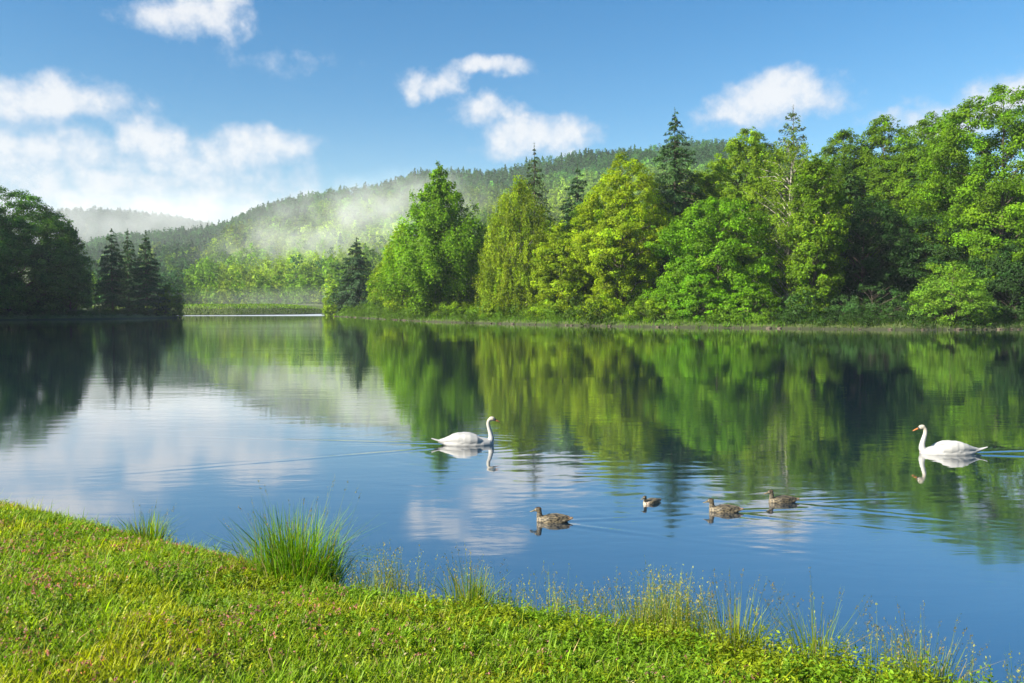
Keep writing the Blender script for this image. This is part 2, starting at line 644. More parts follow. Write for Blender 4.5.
def broadleaf(H, Wd, col, profile='oval', base=.12, leaf=.42, nclump=None, perclump=80, flat=.75, clump=1.0,
              weep=0.0, wood=True, lump=.22, uplean=.4, birch=False, hue=.06, tall_trunk=True):
    if wood:
        leaf, clump = leaf * .74, clump * .84
    L, T = Leaves(), Wood()
    z0, z1 = H * base, H * .985
    ch = z1 - z0
    rad = Wd / 2
    if nclump is None:
        nclump = int(np.clip(1.75 * (ch * Wd) / (clump ** 2), 40, 900))
    lf = lumps()
    cand_t = rng.random(nclump * 6)
    keep = rng.random(len(cand_t)) < (env(profile, cand_t) * .75 + .25)
    t = cand_t[keep][:nclump]
    k = len(t)
    th = rng.random(k) * 2 * np.pi
    fr = np.where(rng.random(k) < .78, .74 + .26 * np.sqrt(rng.random(k)), .25 + .5 * rng.random(k))
    rr = rad * env(profile, t) * (1 + lump * 1.6 * lf(th, t))
    rr = np.maximum(rr - clump * .45, rad * .10)
    stray = (rng.random(k) < .20) & wood
    fr = np.where(stray, 1.02 + .20 * rng.random(k), fr)
    cx, cyy = rr * fr * np.cos(th), rr * fr * np.sin(th)
    cz = z0 + ch * t + rng.normal(0, .25, k)
    ctr = np.stack([cx, cyy, cz], 1)
    crad = clump * (.65 + .7 * rng.random(k)) * (.55 + .45 * np.clip(env(profile, t), 0.2, 1))
    crad = np.where(stray, crad * .55, crad)
    cshade = np.exp(rng.normal(0, .26, k))
    chue = np.exp(rng.normal(0, hue, k))
    for i in range(k):
        n = max(8, int(perclump * (crad[i] / clump) ** 2 * ((clump * .42 / leaf) ** 2 if leaf < .6 else 1)))
        d = nrm(rng.normal(size=(n, 3)))
        r = rng.random(n) ** .45
        p = ctr[i] + d * (r * crad[i])[:, None] * np.array([1.15, 1.15, flat])
        if weep > 0:
            hang = rng.random(n) ** 1.3 * weep
            # leaves hang in a few strands under each clump
            sid = rng.integers(0, 6, n)
            off = rng.normal(0, .55 * crad[i], (6, 2))
            p[:, :2] = ctr[i, :2] + off[sid] + rng.normal(0, .13, (n, 2))
            p[:, 2] = ctr[i, 2] + crad[i] * .4 - hang - .35 * np.linalg.norm(off[sid], axis=1)
        outw = nrm(np.array([ctr[i, 0], ctr[i, 1], .35 * (ctr[i, 2] - z0 - ch * .4)]))
        nn = .55 * d + .5 * outw + np.array([0, 0, uplean]) + rng.normal(0, .45, (n, 3))
        c = jit(np.asarray(col) * cshade[i] * np.array([chue[i], 1, 1]), n, .18, .05)
        sz = leaf * (.7 + .6 * rng.random(n))
        L.add(p, nn, sz, c, .62, None if weep == 0 else np.array([0, 0, -1.]) + rng.normal(0, .35, (n, 3)))
    if wood:
        lean = rng.normal(0, .012 * H, 2)
        zs = np.linspace(-.5, H * .84, 10)
        tr = np.stack([lean[0] * (zs / H) ** 2 + rng.normal(0, .04, 10), lean[1] * (zs / H) ** 2 + rng.normal(0, .04, 10), zs], 1)
        r0 = .011 * H + .06
        T.tube(tr, r0 * (1 - .93 * np.linspace(0, 1, 10) ** .9) + .015, 8)
        for i in rng.permutation(k)[:min(k, 80)]:
            zb = max(z0 * .8, ctr[i, 2] - (.35 + .5 * rng.random()) * np.hypot(*ctr[i, :2]) - .4)
            zb = min(zb, H * .9)
            b0 = np.array([np.interp(zb, zs, tr[:, 0]), np.interp(zb, zs, tr[:, 1]), zb])
            m1 = b0 * .55 + ctr[i] * .45 + np.array([0, 0, .05 * H * rng.random()])
            rb = r0 * .32 * (1 - .7 * zb / H)
            T.tube([b0, m1, ctr[i]], [rb, rb * .6, .02], 5)
    return L, T


def conifer(H, Wd, col, profile='spruce', base=.06, tiers=26, per=7, leaf=.42, droop=.25, dens=26, flat=.16, needle=True,
            asp=.42, rise=0.0, tip=True, up=.7, lump=.15):
    """tiers of branches round one straight stem; sprays of needles or leaves along each"""
    L, T = Leaves(), Wood()
    zs = np.linspace(-.4, H, 9)
    bend = rng.normal(0, .004 * H, 2)
    tr = np.stack([bend[0] * np.sin(zs / H * 3), bend[1] * np.sin(zs / H * 2.5), zs], 1)
    r0 = .009 * H + .05
    T.tube(tr, r0 * (1 - zs.clip(0) / H * .97) + .008, 8)
    lf = lumps()
    for i in range(tiers):
        t = ((i + rng.random() * .6) / tiers) ** .92
        z = H * (base + (1 - base) * t * .985)
        npr = max(3, int(per * (.6 + .6 * env(profile, t))))
        a0 = rng.random() * 6.28
        for j in range(npr):
            th = a0 + 2 * np.pi * j / npr + rng.normal(0, .22)
            ln = Wd / 2 * env(profile, t) * (.78 + .36 * rng.random()) * (1 + lump * lf(th, t))
            if ln < .12:
                ln = .12
            o = np.array([np.cos(th), np.sin(th), 0])
            zj = rng.normal(0, .42) * H / tiers
            n = max(6, int(1.7 * dens * ln / 1.2 * (1 + .3 * rng.random())))
            s = (rng.random(n) ** .62)
            zz = z + zj + rise * s * ln - droop * ln * s ** 1.4 + .10 * ln * s ** 3
            side = nrm(np.cross(o, [0, 0, 1]))
            wdt = ln * .30 * (1.05 - s * .8) + .08
            off = rng.normal(0, .5, n) * wdt
            p = o * (s * ln)[:, None] + side * off[:, None]
            p[:, 2] = zz + rng.normal(0, flat, n) * (.4 + ln * .2) - .25 * np.abs(off)
            p[:, 0] += bend[0] * np.sin(z / H * 3)
            nn = np.array([0, 0, up]) + o * .45 + rng.normal(0, .4, (n, 3))
            dd = o + side * np.sign(off)[:, None] * .6 + np.array([0, 0, -.35]) + rng.normal(0, .25, (n, 3))
            shade = np.exp(rng.normal(0, .16))
            L.add(p, nn, leaf * (.7 + .6 * rng.random(n)), jit(np.asarray(col) * shade, n, .18, .08), asp, dd)
            rb = .012 + .012 * ln
            T.tube([np.array([0, 0, z - .05]), o * ln * .5 + np.array([0, 0, z + rise * .5 * ln - droop * ln * .38]),
                    o * ln * .94 + np.array([0, 0, z + rise * .94 * ln - droop * ln * .84])], [rb, rb * .7, .008], 4)
    if tip:
        n = 26
        s = rng.random(n)
        p = np.stack([rng.normal(0, .08, n), rng.normal(0, .08, n), H * (.965 + .045 * s)], 1)
        L.add(p, rng.normal(size=(n, 3)), leaf * .55, jit(col, n), asp, np.array([0, 0, 1.]) + rng.normal(0, .3, (n, 3)))
    return L, T


def plant_tree(name, LT, loc, label, cat, group=None, leafm=M_LEAF, barkm=M_BARK, rz=0.0, crown='crown'):
    e = empty(name, loc, label, cat, group, rz)
    LT[0].build(crown, leafm, e)
    if LT[1].n:
        LT[1].build('trunk' if crown == 'crown' else 'stem', barkm, e)
    return e


def copy_thing(src, loc, label, rz=0.0, sc=1.0, group=None):
    r = src.copy()
    COL.objects.link(r)
    r.location = loc
    r.rotation_euler = (0, 0, rz)
    r.scale = sc if isinstance(sc, (tuple, list)) else (sc, sc, sc)
    r['label'] = label
    if group:
        r['group'] = group
    for ch in src.children:
        q = ch.copy()
        COL.objects.link(q)
        q.parent = r
    return r


def spot(px, top, Y):
    X = at_y(px, 300, Y)[0]
    z = ground_z(X, Y)
    return X, z, at_y(px, top, Y)[2] - z


YG = (0.165, 0.245, 0.004)      # yellow green
LG = (0.125, 0.215, 0.004)      # light green
MG = (0.085, 0.165, 0.004)      # mid green
DG = (0.060, 0.150, 0.026)      # dark green
NG = (0.030, 0.075, 0.022)      # spruce green
G_R = 'trees along the right shore'
G_B = 'bushes along the right shore'
G_L = 'trees on the left shore'


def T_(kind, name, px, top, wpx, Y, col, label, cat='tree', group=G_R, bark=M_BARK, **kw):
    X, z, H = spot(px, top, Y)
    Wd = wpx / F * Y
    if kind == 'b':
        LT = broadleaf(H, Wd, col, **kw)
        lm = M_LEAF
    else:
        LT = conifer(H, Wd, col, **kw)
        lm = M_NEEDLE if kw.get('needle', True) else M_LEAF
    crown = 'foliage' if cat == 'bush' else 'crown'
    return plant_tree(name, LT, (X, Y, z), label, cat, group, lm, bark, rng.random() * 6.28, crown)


# ---- right shore, left to right
T_('c', 'conifer_tree', 357, 238, 56, 215, NG, 'short dark conifer at the left tip of the right shore, beside the mist', dens=16, leaf=.6, tiers=22, per=7)
T_('b', 'round_tree', 334, 285, 26, 222, LG, 'small pale rounded tree at the shore tip, left of the short dark conifer', leaf=.55, clump=1.0, base=.02, profile='bush')
T_('b', 'leafy_tree', 383, 262, 34, 200, LG, 'small light green tree right of the short dark conifer', leaf=.55, clump=1.1, base=.02)
T_('b', 'leafy_tree', 402, 222, 52, 178, YG, 'yellow green tree half hidden left of the tall green conical tree', leaf=.5, clump=1.1, base=.03, profile='egg')
T_('c', 'conical_tree', 440, 163, 116, 152, (0.110, .225, .004), 'tall bright green conical tree with dark trunk, left end of the right shore', needle=False, leaf=.42, asp=.62,
   profile='cone', tiers=27, per=8, dens=30, droop=.10, rise=.12, flat=.36, up=.45, lump=.3)
T_('b', 'leafy_tree', 482, 222, 40, 158, MG, 'mid green tree in the gap between the tall conical tree and the birch', leaf=.5, clump=1.1, base=.03)
T_('b', 'birch_tree', 520, 176, 92, 134, (0.170, .245, .008), 'weeping yellow green birch with a pale stem below a spruce tip', bark=M_BIRCH, profile='egg', leaf=.36, weep=2.2, clump=1.15, base=.04, perclump=85, lump=.2)
T_('c', 'spruce_tree', 534, 145, 66, 141, (.045, .085, .02), 'thin spruce whose pointed tip rises out of the weeping birch', dens=16, leaf=.4, tiers=30, per=6)
T_('b', 'leafy_tree', 562, 222, 62, 126, YG, 'low yellowish tree right of the weeping birch at the water', leaf=.38, clump=.9, base=.02, profile='bush')
T_('c', 'spruce_tree', 577, 165, 84, 158, NG, 'dark conifer standing back between the birch and the yellow green tree', dens=16, leaf=.55, tiers=24, per=7)
T_('b', 'leafy_tree', 622, 153, 92, 122, (0.185, .265, .004), 'tall yellow green tree left of the tallest dark spruce', profile='oval', leaf=.38, clump=1.0, base=.05, flat=.8, lump=.28)
T_('b', 'leafy_tree', 592, 196, 70, 138, MG, 'mid green tree filling the gap left of the tall yellow green tree', leaf=.42, clump=1.1, base=.03, profile='oval')
T_('b', 'leafy_tree', 655, 190, 74, 136, MG, 'mid green tree behind the foot of the tallest dark spruce', leaf=.42, clump=1.1, base=.03, profile='oval')
T_('b', 'leafy_tree', 700, 170, 70, 130, LG, 'light green tree between the tallest spruce and the pale green tree', leaf=.42, clump=1.1, base=.03, profile='oval')
T_('b', 'leafy_tree', 814, 152, 62, 107, MG, 'light green tree touching the right side of the open birch', leaf=.42, clump=1.1, base=.03, profile='oval')
T_('c', 'spruce_tree', 673, 109, 104, 126, (.032, .080, .016), 'tallest dark spruce with a sharp tip and long bare looking stem', dens=19, leaf=.42, tiers=34, per=7, droop=.30)
T_('b', 'maple_tree', 718, 196, 116, 113, (0.090, .205, .004), 'broad fresh green maple at the water right of the tall spruce', profile='dome', leaf=.42, clump=1.25, base=.03, flat=.8, lump=.3)
T_('b', 'leafy_tree', 746, 126, 92, 134, (0.130, .220, .008), 'tall pale green tree behind the broad maple', profile='oval', leaf=.4, clump=1.0, base=.12, lump=.3)
T_('b', 'birch_tree', 788, 132, 104, 112, (0.140, .225, .010), 'tall open birch with a long pale trunk in the middle of the right shore', bark=M_BIRCH, profile='oval', leaf=.33, weep=1.3, clump=1.0, base=.1, lump=.34, perclump=44, nclump=300)
T_('c', 'pine_tree', 790, 107, 62, 121, (.06, .10, .022), 'pine top with feathery branches rising above the open birch', needle=True, profile='egg', dens=14, leaf=.4, tiers=26, per=6, droop=-.05, rise=.2)
T_('b', 'leafy_tree', 842, 128, 84, 140, MG, 'green tree with a rounded top right of the pine top', profile='oval', leaf=.42, clump=1.2, base=.06)
T_('b', 'leafy_tree', 880, 113, 86, 136, MG, 'tall green tree with a bumpy crown left of the giant tree', profile='oval', leaf=.42, clump=1.2, base=.06, lump=.3)
T_('b', 'leafy_tree', 923, 112, 88, 130, (0.085, .170, .005), 'tall green tree whose crown touches the giant tree at the right', profile='oval', leaf=.42, clump=1.2, base=.06, lump=.3)
T_('b', 'dark_tree', 862, 200, 110, 117, (.022, .060, .010), 'dark shaded tree low in the shadow right of the open birch', profile='dome', leaf=.4, clump=1.2, base=.02)  # shadow put into the leaf colour, a deeper green than the neighbours
T_('b', 'dark_tree', 925, 215, 100, 114, (.022, .060, .010), 'dark shaded tree behind the round lit bush', profile='dome', leaf=.4, clump=1.2, base=.02)  # foliage colour darkened to stand for the shade behind the bush
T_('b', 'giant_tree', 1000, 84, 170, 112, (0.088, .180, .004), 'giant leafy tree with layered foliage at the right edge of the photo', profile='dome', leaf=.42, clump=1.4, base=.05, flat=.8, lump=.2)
T_('b', 'dark_tree', 1016, 236, 84, 104, (.022, .060, .010), 'dark shaded tree at the foot of the giant tree by the right edge', profile='dome', leaf=.4, clump=1.1, base=.02)  # shade at the giant tree's foot painted into the leaf colour
# bushes along the right shore
T_('b', 'round_bush', 952, 262, 76, 97.5, (0.120, .235, .018), 'large round sunlit bush at the water in front of the dark trees', 'bush', G_B, profile='bush', leaf=.30, clump=.75, base=0.0, uplean=.7, perclump=60)
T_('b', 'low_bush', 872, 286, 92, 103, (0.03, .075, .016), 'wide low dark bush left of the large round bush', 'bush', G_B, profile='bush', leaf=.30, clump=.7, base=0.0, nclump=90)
T_('b', 'low_bush', 455, 300, 52, 146, LG, 'low grassy bush right under the tall conical tree', 'bush', G_B, profile='bush', leaf=.36, clump=.8, base=0.0)
T_('b', 'low_bush', 500, 292, 40, 133, YG, 'low yellowish bush at the foot of the weeping birch', 'bush', G_B, profile='bush', leaf=.36, clump=.8, base=0.0)
T_('b', 'low_bush', 548, 300, 44, 125, LG, 'small light bush at the water below the low yellowish tree', 'bush', G_B, profile='bush', leaf=.32, clump=.7, base=0.0)
T_('b', 'low_bush', 600, 288, 46, 116, YG, 'yellow green bush at the foot of the tall yellow green tree', 'bush', G_B, profile='bush', leaf=.32, clump=.8, base=0.0)
T_('b', 'low_bush', 655, 299, 62, 111, LG, 'low spreading bush at the foot of the tallest spruce', 'bush', G_B, profile='bush', leaf=.30, clump=.7, base=0.0)
T_('b', 'leafy_bush', 700, 268, 56, 108, (0.09, .215, .004), 'fresh green bush leaning over the water in front of the maple', 'bush', G_B, profile='bush', leaf=.34, clump=.9, base=0.0, flat=.5)
T_('b', 'low_bush', 748, 282, 60, 106, (0.09, .205, .004), 'bright green bush under the right side of the maple', 'bush', G_B, profile='bush', leaf=.32, clump=.8, base=0.0, flat=.5)
T_('b', 'low_bush', 805, 298, 46, 105, MG, 'small shaded bush right of the pale birch trunk', 'bush', G_B, profile='bush', leaf=.3, clump=.7, base=0.0)

# ---- left shore
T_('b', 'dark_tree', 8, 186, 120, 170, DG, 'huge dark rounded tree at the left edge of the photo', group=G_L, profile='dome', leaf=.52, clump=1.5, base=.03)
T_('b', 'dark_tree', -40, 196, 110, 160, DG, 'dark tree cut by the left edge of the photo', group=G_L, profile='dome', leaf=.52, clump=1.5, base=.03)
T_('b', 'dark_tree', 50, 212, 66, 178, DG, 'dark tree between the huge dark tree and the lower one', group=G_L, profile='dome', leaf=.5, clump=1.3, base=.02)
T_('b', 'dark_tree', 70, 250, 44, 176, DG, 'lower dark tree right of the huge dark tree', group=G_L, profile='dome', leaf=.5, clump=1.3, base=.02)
sp = T_('c', 'spruce_tree', 113, 229, 42, 186, NG, 'left spruce of the three on the left shore', group=G_L, dens=15, leaf=.5, tiers=22, per=7, base=.1)
X, z, H = spot(147, 231, 188)
T_('c', 'spruce_tree', 147, 231, 42, 188, NG, 'right spruce of the three on the left shore', group=G_L, dens=15, leaf=.5, tiers=22, per=7, base=.08)
T_('c', 'spruce_tree', 129, 229, 34, 196, NG, 'narrow middle spruce of the three on the left shore', group=G_L, dens=15, leaf=.5, tiers=20, per=6, base=.08)
T_('b', 'low_bush', 170, 283, 28, 192, MG, 'small bush right of the three spruces', 'bush', 'bushes on the left shore', profile='bush', leaf=.4, clump=.8, base=0.0)


# ------------------------------------------------------------------ masses of forest (one object each)
def proto_arrays(LT):
    return LT[0].arrays()


def scatter(name, protos, pts, sc, colmul, mat, weight=None):
    Vs, Qs, Cs, n = [], [], [], 0
    pick = weight if weight is not None else rng.integers(0, len(protos), len(pts))
    for k, (V, Q, C) in enumerate(protos):
        idx = np.where(pick == k)[0]
        if not len(idx):
            continue
        a = rng.random(len(idx)) * 2 * np.pi
        ca, sa = np.cos(a)[:, None], np.sin(a)[:, None]
        s = sc[idx][:, None]
        x = (V[None, :, 0] * ca - V[None, :, 1] * sa) * s + pts[idx, 0:1]
        y = (V[None, :, 0] * sa + V[None, :, 1] * ca) * s + pts[idx, 1:2]
        zz = V[None, :, 2] * s * (0.85 + .3 * rng.random((len(idx), 1))) + pts[idx, 2:3]
        Vs.append(np.stack([x, y, zz], -1).reshape(-1, 3))
        m = len(V)
        Qs.append((Q[None] + (np.arange(len(idx)) * m)[:, None, None] + n).reshape(-1, 4))
        Cs.append((C[None] * colmul[idx][:, None, :]).reshape(-1, 3))
        n += m * len(idx)
    o = mesh_from(name, np.concatenate(Vs), np.concatenate(Qs), mat, cols=np.concatenate(Cs))
    o['kind'] = 'stuff'
    return o


def jgrid(x0, x1, y0, y1, st):
    gx, gy = np.meshgrid(np.arange(x0, x1, st), np.arange(y0, y1, st))
    p = np.stack([gx.ravel(), gy.ravel()], 1)
    return p + rng.uniform(-.45, .45, p.shape) * st


farb = [broadleaf(15, 9.5, (1, 1, 1), profile=pf, leaf=1.35, clump=2.0, nclump=34, perclump=6, base=.02, wood=False, hue=.06) for pf in ('oval', 'dome', 'egg')]
farc = [conifer(15, 8.6, (1, 1, 1), leaf=1.5, tiers=11, per=6, dens=2.0, tip=False, asp=.7) for _ in range(2)]
PF = [proto_arrays(q) for q in farb + farc]

P = jgrid(-640, 330, 330, 960, 7.2)
px = 512 + F * P[:, 0] / P[:, 1]
t = (P[:, 1] - 400) / 500
keep = (px > 40) & (px < 790) & ~((px > 500) & (t < .12)) & ~((px < 330) & (P[:, 1] < 372)) & (lake_sdf(P[:, 0], P[:, 1]) > 6)
P, px, t = P[keep], px[keep], t[keep]
hz = land(P[:, 0], P[:, 1])
nzv = fbm(P[:, 0] / 45, P[:, 1] / 45)
con = (rng.random(len(P)) < np.where(t > .6, .5, .8))
con = con & (px < 188 + 66 * np.clip(t, 0, 1) + (nzv - .5) * 30) | (t > .66 + (nzv - .47) * .7) | (rng.random(len(P)) < .04)
dark_side = px < 196 + 66 * np.clip(t, 0, 1)
pick = np.where(con & (rng.random(len(P)) < .4), rng.integers(3, 5, len(P)), rng.integers(0, 3, len(P)))
cm = np.where(con[:, None], np.array([[.038, .115, .024]]), np.array([[.125, .245, .014]]))
brightb = (~con) & (nzv + rng.normal(0, .05, len(P)) > .46)
cm = np.where(brightb[:, None], np.array([[.235, .35, .018]]), cm)
up_ = sstep(.42, .75, t + (nzv - .47) * .35)[:, None] * (~con)[:, None]
cm = cm * (1 - up_) + np.array([[.058, .165, .024]]) * up_
cm = cm * np.exp(rng.normal(0, .24, (len(P), 1)) + (fbm(P[:, 0:1] / 70 + 7, P[:, 1:2] / 70) - .47) * 1.8)
scl = np.where(con, .78 + .30 * rng.random(len(P)), .7 + .5 * rng.random(len(P)))
scl = scl * np.where(brightb & (t < .3), .75, 1.0)
o = scatter('hillside_forest', PF, np.column_stack([P, hz - .4]), scl, cm, M_FAR, pick)
tag(o, 'misty mixed forest covering the hill behind the lake, dark conifers on the ridge', 'forest')

# grey far hill
P = jgrid(-1700, -420, 1380, 2050, 17)
px = 512 + F * P[:, 0] / P[:, 1]
k = (px > 0) & (px < 330)
P = P[k]
hz = land(P[:, 0], P[:, 1])
o = scatter('distant_forest', PF, np.column_stack([P, hz - .5]), 1.5 + .4 * rng.random(len(P)), np.tile([[.03, .07, .025]], (len(P), 1)) * np.exp(rng.normal(0, .2, (len(P), 1))), M_FAR)
tag(o, 'grey wooded hill far away under the low cloud at the left', 'forest')

# woodland filling the rise behind the right shore trees
wb = [broadleaf(19, 11, (1, 1, 1), profile=pf, leaf=.62, clump=1.6, nclump=130, perclump=24, base=.02, wood=False) for pf in ('oval', 'dome')]
wc = [conifer(21, 8, (1, 1, 1), leaf=.7, tiers=20, per=6, dens=8)]
PW = [proto_arrays(q) for q in wb + wc]
P = jgrid(-2, 135, 128, 190, 8.5)
px = 512 + F * P[:, 0] / P[:, 1]
d = lake_sdf(P[:, 0], P[:, 1])
k = (px > 500) & (px < 1130) & (d > 24) & (d < 62)
P = P[k]
hz = land(P[:, 0], P[:, 1])
pk = np.where(rng.random(len(P)) < .25, 2, rng.integers(0, 2, len(P)))
P, pxk = P, 512 + F * P[:, 0] / P[:, 1]
lim = np.interp(pxk, [480, 560, 650, 740, 860, 960, 1130], [225, 205, 190, 160, 145, 125, 115])
topz = 2.8 + (306 - lim) / F * P[:, 1]
scw = np.clip((topz - hz) / 21, .35, 1.15) * (.85 + .15 * rng.random(len(P)))
o = scatter('woodland', PW, np.column_stack([P, hz - .3]), scw, np.tile([[.036, .085, .016]], (len(P), 1)) * np.exp(rng.normal(0, .2, (len(P), 1))), M_LEAF, pk)
tag(o, 'dense dark wood behind the trees of the right shore', 'wood')

# wooded slope left of the picture, it shades the left shore
P = jgrid(-235, -84, 75, 260, 8.0)
u = -0.643 * P[:, 1] - P[:, 0]
k = (u > 14) & (u < 95) & (lake_sdf(P[:, 0], P[:, 1]) > 4)
P = P[k]
hz = land(P[:, 0], P[:, 1])
o = scatter('wooded_slope', PW, np.column_stack([P, hz - .3]), .72 + .25 * rng.random(len(P)), np.tile([[.026, .07, .014]], (len(P), 1)), M_LEAF)
tag(o, 'dark wooded slope continuing beyond the left edge of the photo', 'wood')

# undergrowth closing the gaps under the right shore trees
P = jgrid(-60, 85, 94, 232, 1.5)
d = lake_sdf(P[:, 0], P[:, 1])
px = 512 + F * P[:, 0] / P[:, 1]
k = (d > -.1) & (d < 11) & (px > 320) & (px < 1090) & (rng.random(len(P)) < .8)
P, d, px = P[k], d[k], px[k]
ub = [broadleaf(2.4, 2.8, (1, 1, 1), profile='bush', leaf=.26, clump=.5, nclump=26, perclump=16, base=0, wood=False) for _ in range(3)]
PU = [proto_arrays(q) for q in ub]
hz = land(P[:, 0], P[:, 1])
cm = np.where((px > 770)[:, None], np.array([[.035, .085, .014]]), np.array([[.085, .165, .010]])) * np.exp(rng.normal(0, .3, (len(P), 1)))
sc = (.22 + .45 * rng.random(len(P)) ** 1.5) * (1.3 + .8 * sstep(1.0, 7.0, d)) * (.6 + .9 * fbm(P[:, 0] / 4, P[:, 1] / 4)) * np.where(rng.random(len(P)) < .05, 1.8, 1.0)
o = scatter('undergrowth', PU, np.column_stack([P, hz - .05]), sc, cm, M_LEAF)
tag(o, 'low undergrowth and ferns along the foot of the right shore trees', 'undergrowth')

P = jgrid(-130, -70, 150, 205, 1.8)
d = lake_sdf(P[:, 0], P[:, 1])
k = (d > .4) & (d < 16)
P, d = P[k], d[k]
hz = land(P[:, 0], P[:, 1])
o = scatter('undergrowth', PU, np.column_stack([P, hz - .05]), .3 + .35 * rng.random(len(P)), np.tile([[.035, .08, .016]], (len(P), 1)) * np.exp(rng.normal(0, .3, (len(P), 1))), M_LEAF)
tag(o, 'dark grass and low scrub on the left shore under the spruces', 'undergrowth')


# ------------------------------------------------------------------ grass blades
def blades(P, z, h, w, lean, col, dirang=None, curl=.5):
    k = len(P)
    th = rng.random(k) * 2 * np.pi if dirang is None else dirang
    o = np.stack([np.cos(th), np.sin(th), np.zeros(k)], 1)
    sd = np.stack([-np.sin(th + rng.normal(0, .5, k)), np.cos(th), np.zeros(k)], 1)
    base = np.column_stack([P, z])
    V = np.empty((k, 6, 3))
    for r, (tt, wf) in enumerate([(0, .8), (.55, 1.0), (1.0, .12)]):
        cen = base + o * (lean * h * (tt * (1 - curl) + curl * tt ** 2))[:, None]
        cen[:, 2] += h * tt * np.sqrt(np.maximum(.05, 1 - (lean * tt * .75) ** 2))
        V[:, 2 * r] = cen - sd * (w * wf * .5)[:, None]
        V[:, 2 * r + 1] = cen + sd * (w * wf * .5)[:, None]
    i = (np.arange(k) * 6)[:, None]
    Q = np.concatenate([i + np.array([[0, 1, 3, 2]]), i + np.array([[2, 3, 5, 4]])])
    C = np.repeat(col, 6, 0)
    C = C.reshape(k, 6, 3)
    return V.reshape(-1, 3), Q, C.reshape(-1, 3)


def merge(parts):
    n, Vs, Qs, Cs = 0, [], [], []
    for V, Q, C in parts:
        Vs.append(V)
        Qs.append(Q + n)
        Cs.append(C)
        n += len(V)
    return np.concatenate(Vs), np.concatenate(Qs), np.concatenate(Cs)


# far dam and shores: reeds and rough grass
P = jgrid(-160, -55, 236, 292, .55)
d = lake_sdf(P[:, 0], P[:, 1])
k = (d > .1) & (d < 34)
P = P[k]
d = d[k]
V, Q, C = blades(P, land(P[:, 0], P[:, 1]) - .05, .25 + .4 * rng.random(len(P)), np.full(len(P), .28), .25 + .4 * rng.random(len(P)),
                 jit((.075, .135, .014), len(P), .25) * np.where(d < 6, .45, 1.5)[:, None])  # shaded dam front and sunlit top painted into the blade colour
o = mesh_from('reed_grass', V, Q, M_GRASS, cols=C)
o['kind'] = 'stuff'
tag(o, 'rough grass on the low dam at the far end of the bay', 'grass')

P = jgrid(-60, 80, 92, 226, .36)
d = lake_sdf(P[:, 0], P[:, 1])
k = (d > .05) & (d < 5)
P = P[k]
V, Q, C = blades(P, land(P[:, 0], P[:, 1]) - .05, .25 + .5 * rng.random(len(P)), np.full(len(P), .10), .3 + .4 * rng.random(len(P)),
                 jit((.075, .16, .010), len(P), .25) * np.where(P[:, 0] / P[:, 1] * F + 512 > 790, .5, 1.0)[:, None])  # shade on the right stretch of bank painted into the blade colour
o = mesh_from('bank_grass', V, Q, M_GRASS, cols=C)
o['kind'] = 'stuff'
tag(o, 'rough grass fringe at the water under the right shore trees', 'grass')

# shore stones
m_stone, nt, out = new_mat('shore_stone')
tcx = mk(nt, 'ShaderNodeTexCoord')
n = noise(nt, tcx.outputs['Object'], 5.0, 6.0, .65)
p = mk(nt, 'ShaderNodeBsdfPrincipled')
nt.links.new(mixc(nt, n, (.03, .024, .018, 1), (.13, .105, .075, 1)), p.inputs['Base Color'])
p.inputs['Roughness'].default_value = .85
nt.links.new(p.outputs[0], out.inputs['Surface'])
bm = bmesh.new()
bmesh.ops.create_icosphere(bm, subdivisions=1, radius=1.0)
bv = np.array([v.co[:] for v in bm.verts])
bq = np.array([[v.index for v in f.verts] for f in bm.faces])
bm.free()
Vs, Qs, n = [], [], 0
for a, b2 in zip(far[:-1], far[1:]):
    a, b2 = np.array(a), np.array(b2)
    ln = np.linalg.norm(b2 - a)
    for s in np.arange(0, ln, .45):
        if rng.random() < .8:
            continue
        q = a + (b2 - a) * s / ln + rng.normal(0, .18, 2)
        r = .10 + .2 * rng.random() ** 2
        v = bv * r * np.array([1.3, 1, .7]) * (1 + rng.normal(0, .12, (len(bv), 1))) + np.array([q[0], q[1], .06])
        Vs.append(v)
        Qs.append(bq + n)
        n += len(bv)
o = mesh_from('shore_stones', np.concatenate(Vs), np.concatenate(Qs), m_stone)
o['kind'] = 'stuff'
tag(o, 'line of small brown stones at the waterline of the right shore', 'stones')

def near_edge_pts(px0, px1, n, spread, power=1.0):
    e = np.array(near)
    ex = np.array([q[0] for q in near_px], float)
    u = px0 + (px1 - px0) * rng.random(n)
    p = np.column_stack([np.interp(u, ex, e[:, 0]), np.interp(u, ex, e[:, 1])])
    return p + rng.normal(0, spread, (n, 2)) * np.array([.6, 1.0])


# ---- foreground meadow
N = 690000
P = np.column_stack([rng.uniform(-12, 5.4, N), rng.uniform(2.2, 12.6, N)])
d = lake_sdf(P[:, 0], P[:, 1])
dist = np.hypot(P[:, 0], P[:, 1])
k = (d > -.02) & (np.abs(P[:, 0]) < .70 * P[:, 1] + 2.0) & (rng.random(N) < np.clip((4.6 / dist) ** 1.1, .32, 1))
P, d, dist = P[k], d[k], dist[k]
z = land(P[:, 0], P[:, 1])
n1v = fbm(P[:, 0] * 1.3, P[:, 1] * 1.3)
n2v = fbm(P[:, 0] * 4.5 + 40, P[:, 1] * 4.5)
n3v = fbm(P[:, 0] * .8 + 80, P[:, 1] * .8 + 9)
kk = len(P)
typ = rng.random(kk)
edge = 1 - sstep(.05, .7, d)
h = (.035 + .055 * rng.random(kk)) * (.45 + 1.25 * n2v) * (1 + .9 * edge * rng.random(kk)) * np.where(rng.random(kk) < .07, 1.9, 1.0)
colr = np.where((n1v > .47)[:, None], np.array([[.265, .310, .012]]), np.array([[.165, .270, .014]]))
